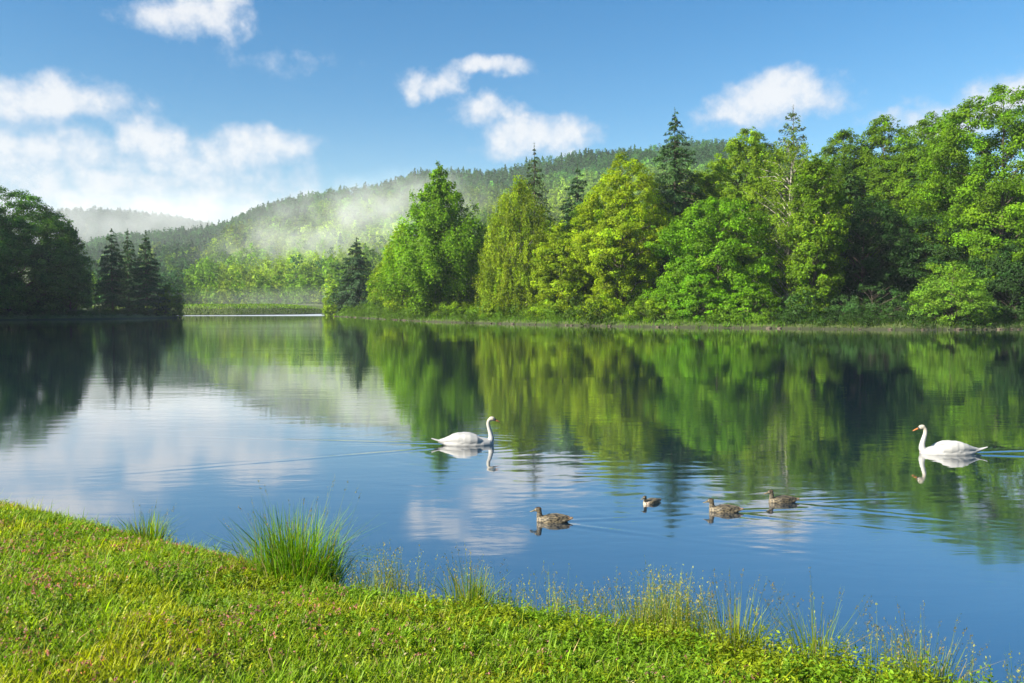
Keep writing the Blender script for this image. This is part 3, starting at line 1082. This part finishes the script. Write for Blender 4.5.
colr = colr * (0.75 + .5 * n2v[:, None])
colr = colr * np.exp(rng.normal(0, .22, (kk, 1)))
yel = (n3v + rng.normal(0, .06, kk)) > .56
colr = np.where(yel[:, None], colr * np.array([[1.12, 1.06, .9]]), colr)
dry = typ < .055
colr = np.where(dry[:, None], np.array([[.30, .23, .10]]) * np.exp(rng.normal(0, .3, (kk, 1))), colr)
parts = [blades(P, z - .004, h, .0045 + .006 * rng.random(kk) ** 2, .35 + .6 * rng.random(kk), colr)]
# small round leaves of clover and herbs between the blades
N2 = 290000
L = Leaves()
P2 = np.column_stack([rng.uniform(-12, 5.4, N2), rng.uniform(2.2, 12.6, N2)])
d2 = lake_sdf(P2[:, 0], P2[:, 1])
ds2 = np.hypot(P2[:, 0], P2[:, 1])
m1 = fbm(P2[:, 0] * 2.1 + 13, P2[:, 1] * 2.1 + 70)
k = (d2 > 0) & (np.abs(P2[:, 0]) < .70 * P2[:, 1] + 2.0) & (rng.random(N2) < np.clip((4.6 / ds2) ** 1.1, .3, 1)) & (m1 + rng.normal(0, .06, N2) > .40)
P2, m1 = P2[k], m1[k]
k2 = len(P2)
z2 = land(P2[:, 0], P2[:, 1])
lc = np.where((m1 > .55)[:, None], np.array([[.14, .235, .016]]), np.array([[.21, .265, .014]])) * np.exp(rng.normal(0, .25, (k2, 1)))
red = (fbm(P2[:, 0] * 1.7 + 31, P2[:, 1] * 1.7 + 3) + rng.normal(0, .05, k2) > .60) & (rng.random(k2) < .45)
lc = np.where(red[:, None], np.array([[.20, .085, .06]]) * np.exp(rng.normal(0, .25, (k2, 1))), lc)
L.add(np.column_stack([P2, z2 + .012 + .045 * rng.random(k2)]), np.array([0, 0, 1.0]) + rng.normal(0, .55, (k2, 3)), .014 + .020 * rng.random(k2), lc, .75)
parts.append(L.arrays())


def herbs(P, h, nl, leaf, col):
    k = len(P)
    zz = np.maximum(land(P[:, 0], P[:, 1]), .02)
    L = Leaves()
    ln = rng.normal(0, .22, (k, 2))
    for j in range(nl):
        f = (j + rng.random(k)) / nl
        th = rng.random(k) * 6.28
        o = np.stack([np.cos(th), np.sin(th), .25 + .5 * rng.random(k)], 1)
        ll = leaf * (.6 + .7 * rng.random(k)) * (1.15 - .45 * f)
        c = np.column_stack([P[:, 0] + ln[:, 0] * h * f, P[:, 1] + ln[:, 1] * h * f, zz + h * f]) + o * (ll * .5)[:, None]
        nn = np.array([0, 0, 1.0]) - o * .35 + rng.normal(0, .35, (k, 3))
        L.add(c, nn, ll, col * (.72 + .4 * f)[:, None] * np.exp(rng.normal(0, .12, (k, 1))), .5, o)
    return L.arrays()


n = 7600
Pe = near_edge_pts(-140, 1070, n, 0.0)
ue = rng.random(n)
# step inland from the edge along the slope of the bank
Pe = Pe + np.column_stack([-.55 * np.ones(n), -.83 * np.ones(n)]) * (-.06 + 1.9 * ue ** 1.6)[:, None]
pxe = 512 + F * Pe[:, 0] / Pe[:, 1]
hmul = np.interp(pxe, [-100, 250, 340, 420, 560, 640, 760, 1000], [.3, .4, .5, .8, .95, 1.2, 1.75, 1.75])
hh = .20 * hmul * (.35 + 1.1 * fbm(Pe[:, 0] * 2.2, Pe[:, 1] * 2.2)) * (.4 + .8 * rng.random(n)) * (1 - .75 * ue ** 1.5)
hc = np.where((fbm(Pe[:, 0] * 1.9 + 5, Pe[:, 1] * 1.9) > .5)[:, None], np.array([[.21, .275, .010]]), np.array([[.14, .25, .012]])) * np.exp(rng.normal(0, .2, (n, 1)))
parts.append(herbs(Pe, hh, 13, .042, hc))
n = 66000
Pm = np.column_stack([rng.uniform(-12, 5.4, n), rng.uniform(2.2, 12.6, n)])
dm = lake_sdf(Pm[:, 0], Pm[:, 1])
cl = fbm(Pm[:, 0] * 2.7 + 50, Pm[:, 1] * 2.7)
k = (dm > .0) & (np.abs(Pm[:, 0]) < .70 * Pm[:, 1] + 2.0) & (cl + rng.normal(0, .08, n) > .40)
Pm, cl = Pm[k], cl[k]
n = len(Pm)
hc = np.where((fbm(Pm[:, 0] * 1.4 + 5, Pm[:, 1] * 1.4 + 8) > .48)[:, None], np.array([[.235, .29, .012]]), np.array([[.13, .235, .014]])) * np.exp(rng.normal(0, .22, (n, 1)))
pk_ = fbm(Pm[:, 0] * 1.3 + 61, Pm[:, 1] * 1.3 + 23) + rng.normal(0, .05, n)
hc = np.where(((pk_ > .53) & (rng.random(n) < .42))[:, None], np.array([[.34, .17, .15]]) * np.exp(rng.normal(0, .3, (n, 1))), hc)
hc = np.where((rng.random(n) < .05)[:, None], np.array([[.42, .36, .22]]), hc)
# pink clover heads in loose drifts
nf = 9000
Pf = np.column_stack([rng.uniform(-8, 4, nf), rng.uniform(2.2, 9, nf)])
cf = fbm(Pf[:, 0] * 1.1 + 21, Pf[:, 1] * 1.1 + 55)
df_ = lake_sdf(Pf[:, 0], Pf[:, 1])
kf = (df_ > .15) & (np.abs(Pf[:, 0]) < .70 * Pf[:, 1] + .5) & (cf + rng.normal(0, .03, nf) > .565)
Pf = Pf[kf]
nf = len(Pf)
zf_ = land(Pf[:, 0], Pf[:, 1]) + .045 + .04 * rng.random(nf)
fcol = np.array([[.36, .15, .17]]) * np.exp(rng.normal(0, .25, (nf, 1)))
L = Leaves()
for q in range(7):
    L.add(np.column_stack([Pf, zf_]) + rng.normal(0, .006, (nf, 3)), rng.normal(size=(nf, 3)), .014 + .008 * rng.random(nf), fcol * np.exp(rng.normal(0, .12, (nf, 1))), .5)
parts.append(L.arrays())
parts.append(herbs(Pm, .03 + .075 * np.clip(cl - .28, 0, .4) / .4 * (.4 + rng.random(n)), 7, .030, hc))
V, Q, C = merge(parts)
o = mesh_from('meadow_grass', V, Q, M_GRASS, cols=C)
o['kind'] = 'stuff'
tag(o, 'sunlit yellow green grass and clover on the near bank', 'grass')


# fringe of fine seeding stems along the near water edge
def stems(P, h, w, col, headcol, heads=True, lean=.2):
    k = len(P)
    z = np.maximum(land(P[:, 0], P[:, 1]), 0.0) - .01
    V, Q, C = blades(P, z, h, np.full(k, w), lean * (.3 + rng.random(k)), col)
    pr = [(V, Q, C)]
    if heads:
        tips = V.reshape(k, 6, 3)[:, 4]
        up = nrm(V.reshape(k, 6, 3)[:, 4] - V.reshape(k, 6, 3)[:, 2])
        L = Leaves()
        for s in range(5):
            c = tips - up * (rng.random((k, 1)) * .14 * np.minimum(1, h[:, None] / .4)) + rng.normal(0, .008, (k, 3))
            L.add(c, rng.normal(size=(k, 3)), .010 + .014 * rng.random(k), jit(headcol, k, .3), .5, up + rng.normal(0, .3, (k, 3)))
        pr.append(L.arrays())
    return merge(pr)


parts = []
for (a, b2, n, hm, sprd) in [(-120, 340, 1500, .10, .12), (360, 700, 3000, .36, .17), (640, 860, 2800, .48, .17), (820, 1060, 2600, .50, .16), (380, 560, 900, .48, .15)]:
    Pe = near_edge_pts(a, b2, n, sprd)
    cl = fbm(Pe[:, 0] * 1.6 + 3, Pe[:, 1] * 1.6)
    kq = (cl + rng.normal(0, .06, n) > .425)
    Pe, cl = Pe[kq], cl[kq]
    n = len(Pe)
    hh = hm * (.35 + 1.0 * rng.random(n) ** 1.5) * (.5 + 1.1 * cl)
    parts.append(stems(Pe, hh, .0034, jit((.16, .22, .016), n, .25), (.26, .25, .07), True))
V, Q, C = merge(parts)
o = mesh_from('seeding_grass', V, Q, M_GRASS, cols=C)
o['kind'] = 'stuff'
tag(o, 'fringe of thin seeding grass stems along the near water edge', 'grass')


def tuft(px, py, wpx, hpx, n, label, col, headcol=(.16, .14, .06), wid=.006, nst=14, cat='grass tuft', lean=1.0):
    z0 = 0.30
    c = at_z(px, py, z0)
    sc = c[1] / F
    rad = wpx * sc / 2
    hh = hpx * sc
    e = empty('grass_tuft', (c[0], c[1], ground_z(c[0], c[1]) - .02), label, cat, 'grass tufts on the near bank')
    r = rng.random(n) ** .62 * rad * .56
    th = rng.random(n) * 2 * np.pi
    Pp = np.column_stack([r * np.cos(th), r * np.sin(th) * .8])
    h = hh * (.28 + .62 * rng.random(n)) * (1 - .3 * (r / rad))
    ln = np.clip(.05 + lean * (.25 + r / (rad * .5)) * rng.random(n) ** 1.3, 0, 1.25)
    V, Q, C = blades(Pp, np.zeros(n), h, wid * (.6 + .6 * rng.random(n)), ln, np.where((rng.random(n) < .12)[:, None], np.array([[.24, .20, .09]]), jit(col, n, .28)), th + rng.normal(0, .5, n), .75)
    mesh_from('blades', V, Q, M_GRASS, cols=C, parent=e)
    Ps = Pp[:nst]
    hs_ = hh * (.75 + .35 * rng.random(nst))
    V, Q, C = blades(Ps, np.zeros(nst), hs_, np.full(nst, .004), .15 + .35 * rng.random(nst), jit((.09, .14, .03), nst, .2), th[:nst], .4)
    tips = V.reshape(nst, 6, 3)[:, 4]
    up = nrm(tips - V.reshape(nst, 6, 3)[:, 2])
    L = Leaves()
    for s in range(9):
        L.add(tips - up * (.12 * rng.random((nst, 1))) + rng.normal(0, .005, (nst, 3)), rng.normal(size=(nst, 3)), .010 + .010 * rng.random(nst), jit(headcol, nst, .25), .5, up + rng.normal(0, .25, (nst, 3)))
    V, Q, C = merge([(V, Q, C), L.arrays()])
    o = mesh_from('seed_stems', V, Q, M_GRASS, cols=C, parent=e)
    return e


tuft(294, 570, 165, 98, 1150, 'tallest grass tuft with long seed stems at the left of the near bank', (.115, .225, .012), nst=26, wid=.0072)
tuft(325, 574, 60, 60, 420, 'short grass tuft coloured dark as the shade on the right side of the tallest tuft', (.065, .15, .02), nst=4)  # dark blade colour stands in for the shadow beside the tallest tuft
tuft(148, 538, 70, 44, 420, 'small grass tuft at the water near the left edge of the photo', (.13, .22, .014), nst=10)
tuft(470, 604, 80, 66, 260, 'wispy grass tuft at the water right of the tallest tuft', (.15, .225, .014), nst=22)
tuft(640, 628, 70, 66, 160, 'thin seeding tuft at the water below the first duck', (.16, .22, .016), nst=26)
tuft(735, 655, 90, 88, 240, 'yellowish seeding tuft at the water below the last duck', (.19, .235, .014), nst=40)
tuft(815, 668, 70, 104, 170, 'tall thin tuft with high stems right of the yellowish tuft', (.14, .21, .018), nst=24)
tuft(925, 690, 90, 94, 240, 'pale feathery tuft at the bottom right corner of the bank', (.17, .22, .018), nst=44)

# ------------------------------------------------------------------ birds
M_SWAN, nt, out = new_mat('white_plumage')
at = mk(nt, 'ShaderNodeAttribute', attribute_name='Col')
tcx = mk(nt, 'ShaderNodeTexCoord')
n = noise(nt, vm(nt, 'MULTIPLY', tcx.outputs['Object'], (12, 40, 40)), 1.0, 4.0)
p = mk(nt, 'ShaderNodeBsdfPrincipled')
nt.links.new(at.outputs['Color'], p.inputs['Base Color'])
p.inputs['Roughness'].default_value = .7
p.inputs['Subsurface Weight'].default_value = 0.0
b = mk(nt, 'ShaderNodeBump')
b.inputs['Strength'].default_value = .35
b.inputs['Distance'].default_value = .01
nt.links.new(n, b.inputs['Height'])
nt.links.new(b.outputs[0], p.inputs['Normal'])
nt.links.new(p.outputs[0], out.inputs['Surface'])

M_DUCK, nt, out = new_mat('mottled_brown_plumage')
at = mk(nt, 'ShaderNodeAttribute', attribute_name='Col')
tcx = mk(nt, 'ShaderNodeTexCoord')
vor = mk(nt, 'ShaderNodeTexVoronoi')
vor.feature = 'F1'
nt.links.new(vm(nt, 'MULTIPLY', tcx.outputs['Object'], (26, 44, 50)), vor.inputs['Vector'])
vor.inputs['Scale'].default_value = 1.0
f = mrange(nt, vor.outputs['Distance'], .25, .75)
mul = mixc(nt, f, (.18, .16, .14, 1), (2.0, 1.75, 1.45, 1))
mm = mk(nt, 'ShaderNodeMix', data_type='RGBA', blend_type='MULTIPLY')
mm.inputs[0].default_value = 1.0
nt.links.new(at.outputs['Color'], mm.inputs[6])
nt.links.new(mul, mm.inputs[7])
p = mk(nt, 'ShaderNodeBsdfPrincipled')
nt.links.new(mm.outputs[2], p.inputs['Base Color'])
p.inputs['Roughness'].default_value = .65
nt.links.new(p.outputs[0], out.inputs['Surface'])


def plain(name, col, rough=.4):
    m, nt, out = new_mat(name)
    p = mk(nt, 'ShaderNodeBsdfPrincipled')
    tcx = mk(nt, 'ShaderNodeTexCoord')
    n = noise(nt, tcx.outputs['Object'], 40.0, 3.0)
    nt.links.new(mixc(nt, n, tuple(c * .8 for c in col) + (1,), tuple(min(1, c * 1.2) for c in col) + (1,)), p.inputs['Base Color'])
    p.inputs['Roughness'].default_value = rough
    nt.links.new(p.outputs[0], out.inputs['Surface'])
    return m


M_EYE = plain('eye_black', (.01, .008, .006), .15)
M_SBILL = plain('orange_bill', (.34, .12, .03), .4)
M_DBILL = plain('dull_bill', (.14, .11, .05), .45)


def loft(bm, secs, seg=20):
    """secs: (x, y, z, ry, rz) cross sections across x, capped"""
    rings_ = []
    for (x, y, z, ry, rz) in secs:
        rings_.append([bm.verts.new((x, y + ry * math.cos(a), z + rz * math.sin(a))) for a in np.linspace(0, 2 * math.pi, seg, endpoint=False)])
    for r1, r2 in zip(rings_[:-1], rings_[1:]):
        for j in range(seg):
            bm.faces.new((r1[j], r1[(j + 1) % seg], r2[(j + 1) % seg], r2[j]))
    bm.faces.new(rings_[0][::-1])
    bm.faces.new(rings_[-1])


def pipe(bm, pts, rad, seg=14):
    pts = np.asarray(pts, float)
    tt = np.linspace(0, 1, len(pts))
    fine = np.linspace(0, 1, len(pts) * 5)
    # Catmull-Rom style smoothing through numpy interpolation of a cubic
    def cr(vals):
        out_ = []
        n = len(vals)
        for u in fine:
            q = u * (n - 1)
            i = min(int(q), n - 2)
            f = q - i
            p0, p1, p2, p3 = vals[max(i - 1, 0)], vals[i], vals[i + 1], vals[min(i + 2, n - 1)]
            out_.append(.5 * ((2 * p1) + (-p0 + p2) * f + (2 * p0 - 5 * p1 + 4 * p2 - p3) * f * f + (-p0 + 3 * p1 - 3 * p2 + p3) * f ** 3))
        return np.array(out_)
    P_ = np.stack([cr(pts[:, i]) for i in range(3)], 1)
    r_ = cr(np.asarray(rad, float))
    tg = nrm(np.gradient(P_, axis=0))
    side = np.array([0, 1.0, 0])
    rg = []
    for c, t_, r in zip(P_, tg, r_):
        up = np.cross(t_, side)
        up = up / np.linalg.norm(up)
        rg.append([bm.verts.new(c + r * (side * math.cos(a) + up * math.sin(a))) for a in np.linspace(0, 2 * math.pi, seg, endpoint=False)])
    for r1, r2 in zip(rg[:-1], rg[1:]):
        for j in range(seg):
            bm.faces.new((r1[j], r1[(j + 1) % seg], r2[(j + 1) % seg], r2[j]))
    bm.faces.new(rg[0][::-1])
    bm.faces.new(rg[-1])


def ball(bm, c, r, rot=None):
    from mathutils import Matrix
    m = Matrix.Translation(c)
    if rot is not None:
        m = m @ Matrix.Rotation(rot, 4, 'Y')
    m = m @ Matrix.Diagonal((r[0], r[1], r[2], 1))
    bmesh.ops.create_uvsphere(bm, u_segments=20, v_segments=12, radius=1.0, matrix=m)


def fuse(bm, voxel, colf, mat, name, parent, smooth_it=3):
    bmesh.ops.recalc_face_normals(bm, faces=bm.faces[:])
    me = bpy.data.meshes.new('raw')
    bm.to_mesh(me)
    bm.free()
    ob = bpy.data.objects.new('raw', me)
    COL.objects.link(ob)
    r = ob.modifiers.new('r', 'REMESH')
    r.mode = 'VOXEL'
    r.voxel_size = voxel
    s = ob.modifiers.new('s', 'SMOOTH')
    s.iterations = smooth_it
    s.factor = .5
    dg = bpy.context.evaluated_depsgraph_get()
    dg.update()
    m2 = bpy.data.meshes.new_from_object(ob.evaluated_get(dg))
    bpy.data.objects.remove(ob)
    bpy.data.meshes.remove(me)
    m2.name = name
    n = len(m2.vertices)
    co = np.empty(n * 3, np.float32)
    m2.vertices.foreach_get('co', co)
    co = co.reshape(-1, 3)
    a = m2.attributes.new('Col', 'FLOAT_COLOR', 'POINT')
    c4 = np.ones((n, 4), np.float32)
    c4[:, :3] = colf(co)
    a.data.foreach_set('color', c4.ravel())
    m2.polygons.foreach_set('use_smooth', np.ones(len(m2.polygons), bool))
    m2.materials.clear()
    m2.materials.append(mat)
    o = bpy.data.objects.new(name, m2)
    COL.objects.link(o)
    o.parent = parent
    return o


def bm_obj(bm, name, mat, parent):
    bmesh.ops.recalc_face_normals(bm, faces=bm.faces[:])
    me = bpy.data.meshes.new(name)
    bm.to_mesh(me)
    bm.free()
    me.polygons.foreach_set('use_smooth', np.ones(len(me.polygons), bool))
    me.materials.append(mat)
    o = bpy.data.objects.new(name, me)
    COL.objects.link(o)
    o.parent = parent
    return o


def make_swan(loc, heading, label, sc=1.0, neck=None):
    e = empty('swan', loc, label, 'swan', 'swans on the lake', heading)
    e.scale = (sc, sc, sc)
    bm = bmesh.new()
    loft(bm, [(-.66, 0, .075, .02, .012), (-.56, 0, .06, .07, .035), (-.45, 0, .045, .13, .085), (-.30, 0, .045, .185, .13), (-.12, 0, .045, .215, .155), (.08, 0, .035, .215, .15),
              (.25, 0, .025, .18, .125), (.38, 0, .02, .125, .10), (.46, 0, .02, .06, .055)])
    for s in (-1, 1):          # folded wings, tips crossing over the tail
        loft(bm, [(.20, s * .13, .09, .03, .04), (.12, s * .145, .11, .07, .085), (-.05, s * .145, .13, .085, .115), (-.24, s * .125, .145, .08, .10), (-.40, s * .09, .135, .06, .065),
                  (-.54, s * .05, .115, .035, .034), (-.66, s * .02, .105, .014, .014)])
        # overlapping feather groups, each ending in a step
        loft(bm, [(.22, s * .135, .09, .03, .04), (.12, s * .148, .112, .066, .082), (-.02, s * .15, .13, .083, .113), (-.14, s * .143, .14, .080, .112), (-.17, s * .138, .142, .074, .104)])
        loft(bm, [(-.14, s * .135, .142, .076, .10), (-.26, s * .122, .148, .080, .098), (-.36, s * .10, .146, .066, .078), (-.40, s * .092, .142, .056, .062)])
        loft(bm, [(-.05, s * .185, .075, .03, .03), (-.20, s * .175, .085, .035, .035), (-.36, s * .13, .095, .03, .03), (-.47, s * .09, .10, .015, .015)], 12)
    # tail
    loft(bm, [(-.42, 0, .06, .10, .05), (-.58, 0, .085, .075, .026), (-.70, 0, .118, .045, .017), (-.80, 0, .15, .014, .012)], 16)
    pts, rad = neck
    pipe(bm, pts, rad)
    h = np.array(pts[-1])
    ball(bm, tuple(h + np.array([.022, 0, .004])), (.066, .043, .045), .25)
    ball(bm, tuple(h + np.array([.07, 0, -.016])), (.05, .03, .03), .45)

    def colf(co):
        c = np.tile([[.34, .34, .338]], (len(co), 1))
        wet = np.exp(-np.maximum(co[:, 2], 0) / .03)[:, None]
        c = c * (1 - .10 * wet)
        tint = sstep(.30, .50, co[:, 2])[:, None]
        c = c * (1 - tint) + np.array([[.37, .335, .275]]) * tint
        bz = ((co - h) @ np.array([1.0, 0, -.4]) > .075)
        c[bz & (co[:, 2] > h[2] - .08)] = (.03, .025, .022)
        return c
    fuse(bm, .011, colf, M_SWAN, 'body', e, 3)
    b0 = h + np.array([.085, 0, -.022])
    bm = bmesh.new()
    loft(bm, [(b0[0], 0, b0[2], .024, .024), (b0[0] + .04, 0, b0[2] - .018, .021, .017), (b0[0] + .08, 0, b0[2] - .038, .018, .011), (b0[0] + .105, 0, b0[2] - .05, .010, .006)], 12)
    bm_obj(bm, 'bill', M_SBILL, e)
    for s in (-1, 1):
        bm = bmesh.new()
        ball(bm, tuple(h + np.array([.052, s * .037, .010])), (.008, .006, .008))
        bm_obj(bm, 'eye', M_EYE, e)
    return e


neck_a = ([(.34, 0, .03), (.405, 0, .10), (.405, 0, .20), (.375, 0, .31), (.35, 0, .41), (.36, 0, .49), (.41, 0, .527)], [.075, .066, .050, .041, .036, .034, .036])
neck_b = ([(.34, 0, .03), (.42, 0, .09), (.43, 0, .19), (.405, 0, .30), (.38, 0, .40), (.385, 0, .48), (.425, 0, .52)], [.075, .068, .050, .042, .037, .035, .037])
pa = BIRDS['swan_a']
pb = BIRDS['swan_b']
make_swan((pa[0] + .08, pa[1], -.012), R(6), 'white swan swimming to the right near the middle of the lake', 1.0, neck_a)
make_swan((pb[0] - .02, pb[1], -.012), R(180 - 4), 'white swan swimming to the left at the right edge, trailing a wake', 0.98, neck_b)


def make_duck(loc, heading, label, sc=1.0, head_up=0.0, tone=1.0, breast=(.080, .074, .058)):
    e = empty('duck', loc, label, 'duck', 'brown ducks on the lake', heading)
    e.scale = (sc, sc * .92, sc * .92)
    bm = bmesh.new()
    loft(bm, [(-.27, 0, .060, .03, .008), (-.22, 0, .048, .055, .022), (-.15, 0, .030, .085, .052), (-.05, 0, .026, .10, .074), (.06, 0, .022, .098, .074), (.14, 0, .02, .075, .065), (.19, 0, .018, .035, .035)], 18)
    for s in (-1, 1):
        loft(bm, [(.10, s * .062, .045, .014, .02), (.04, s * .075, .052, .03, .042), (-.06, s * .07, .058, .033, .046), (-.15, s * .05, .062, .026, .03), (-.22, s * .028, .068, .012, .012)], 14)
    hx, hz = .165, .165 + head_up
    pipe(bm, [(.115, 0, .03), (.15, 0, .07), (.155, 0, .11 + head_up * .5), (hx - .008, 0, hz - .02)], [.055, .043, .033, .03])
    ball(bm, (hx + .008, 0, hz), (.046, .033, .034), .2)
    ball(bm, (hx + .038, 0, hz - .012), (.026, .02, .018), .3)

    def colf(co):
        c = np.tile([[.082 * tone, .076 * tone, .056 * tone]], (len(co), 1))
        fl = (co[:, 2] < .045) & (co[:, 0] < .1)
        c[fl] = (.13 * tone, .12 * tone, .092 * tone)
        br = (co[:, 0] > .11) & (co[:, 2] < .075)
        c[br] = breast
        hd = (co[:, 2] > hz - .075) & (co[:, 0] > .09)
        c[hd] = (.085 * tone, .078 * tone, .055 * tone)
        cap = (co[:, 2] > hz + .014) & (co[:, 0] > .09)
        c[cap] = (.035, .025, .016)
        tl = co[:, 0] < -.2
        c[tl] = (.12, .09, .06)
        return c
    fuse(bm, .0065, colf, M_DUCK, 'body', e, 3)
    bm = bmesh.new()
    loft(bm, [(hx + .048, 0, hz - .012, .014, .014), (hx + .07, 0, hz - .022, .014, .009), (hx + .095, 0, hz - .03, .016, .006), (hx + .112, 0, hz - .034, .009, .004)], 12)
    bm_obj(bm, 'bill', M_DBILL, e)
    for s in (-1, 1):
        bm = bmesh.new()
        ball(bm, (hx + .026, s * .030, hz + .006), (.006, .004, .006))
        bm_obj(bm, 'eye', M_EYE, e)
    return e


make_duck((BIRDS['duck_a'][0] + .01, BIRDS['duck_a'][1], -.004), R(180 - 3), 'brown duck swimming left, nearest to the grassy bank', 1.03, .006, .78)
make_duck((BIRDS['duck_b'][0], BIRDS['duck_b'][1], -.014), R(180 + 38), 'small pale breasted duck turned towards the bank, between swan and other ducks', .76, 0.0, 1.1, (.26, .24, .23))
make_duck((BIRDS['duck_c'][0] + .02, BIRDS['duck_c'][1], -.006), R(180 - 6), 'brown duck swimming left in the middle of the row of ducks', 1.0, 0.0, .72)
make_duck((BIRDS['duck_d'][0] + .01, BIRDS['duck_d'][1], -.006), R(180 + 5), 'darker brown duck swimming left at the right end of the row', .96, .012, .6)


# ------------------------------------------------------------------ mist and haze
def mist(name, c, r, dens, label, scale, thr=(.40, .72), rot=0.0):
    bm = bmesh.new()
    bmesh.ops.create_icosphere(bm, subdivisions=3, radius=1.0)
    me = bpy.data.meshes.new(name)
    bm.to_mesh(me)
    bm.free()
    o = bpy.data.objects.new(name, me)
    COL.objects.link(o)
    o.location = c
    o.scale = r
    o.rotation_euler = (0, rot, 0)
    m, nt, out = new_mat(name)
    tcx = mk(nt, 'ShaderNodeTexCoord')
    geo = mk(nt, 'ShaderNodeNewGeometry')
    ob = tcx.outputs['Object']
    r2 = vm(nt, 'DOT_PRODUCT', ob, ob)
    fall = mth(nt, 'SUBTRACT', 1.0, r2, clamp=True)
    n = noise(nt, vm(nt, 'MULTIPLY', ob, tuple(q / 40 for q in r)), scale, 4.0, .6)
    f = mth(nt, 'MULTIPLY', mrange(nt, n, thr[0], thr[1]), mth(nt, 'POWER', fall, 1.3))
    v = mk(nt, 'ShaderNodeVolumePrincipled')
    v.inputs['Color'].default_value = (.93, .95, .99, 1)
    nt.links.new(mth(nt, 'MULTIPLY', f, dens), v.inputs['Density'])
    nt.links.new(v.outputs[0], out.inputs['Volume'])
    me.materials.append(m)
    o['kind'] = 'stuff'
    tag(o, label, 'mist')
    return o


c = at_y(348, 228, 500)
mist('mist', c, (104, 55, 34), 0.027, 'white mist drifting along the wooded hillside behind the conical tree', 1.9, (.36, .78), R(-14))
c = at_y(150, 225, 1050)
mist('mist', c, (300, 120, 50), .006, 'low grey cloud of mist hiding the far hill at the left', 1.0, (.3, .7))
mist('mist', (-150, 640, 25), (520, 300, 120), .00035, 'thin bluish mist filling the air in front of the wooded hill', 0.4, (-.6, .8))
c = at_y(300, 300, 330)
mist('mist', c, (75, 30, 7), .006, 'thin mist lying over the far end of the bay', 1.3, (.3, .7))

bm = bmesh.new()
bmesh.ops.create_cube(bm, size=1.0)
me = bpy.data.meshes.new('haze')
bm.to_mesh(me)
bm.free()
hz_o = bpy.data.objects.new('haze', me)
COL.objects.link(hz_o)
hz_o.scale = (5400, 2900, 244)
hz_o.location = (0, 1300, 118)
m, nt, out = new_mat('haze')
v = mk(nt, 'ShaderNodeVolumePrincipled')
v.inputs['Color'].default_value = (.74, .86, 1.0, 1)
v.inputs['Density'].default_value = 0.0001
v.inputs['Anisotropy'].default_value = 0.0
nt.links.new(v.outputs[0], out.inputs['Volume'])
me.materials.append(m)
hz_o['kind'] = 'stuff'
hz_o['label'] = 'pale morning haze filling the valley'
hz_o['category'] = 'haze'
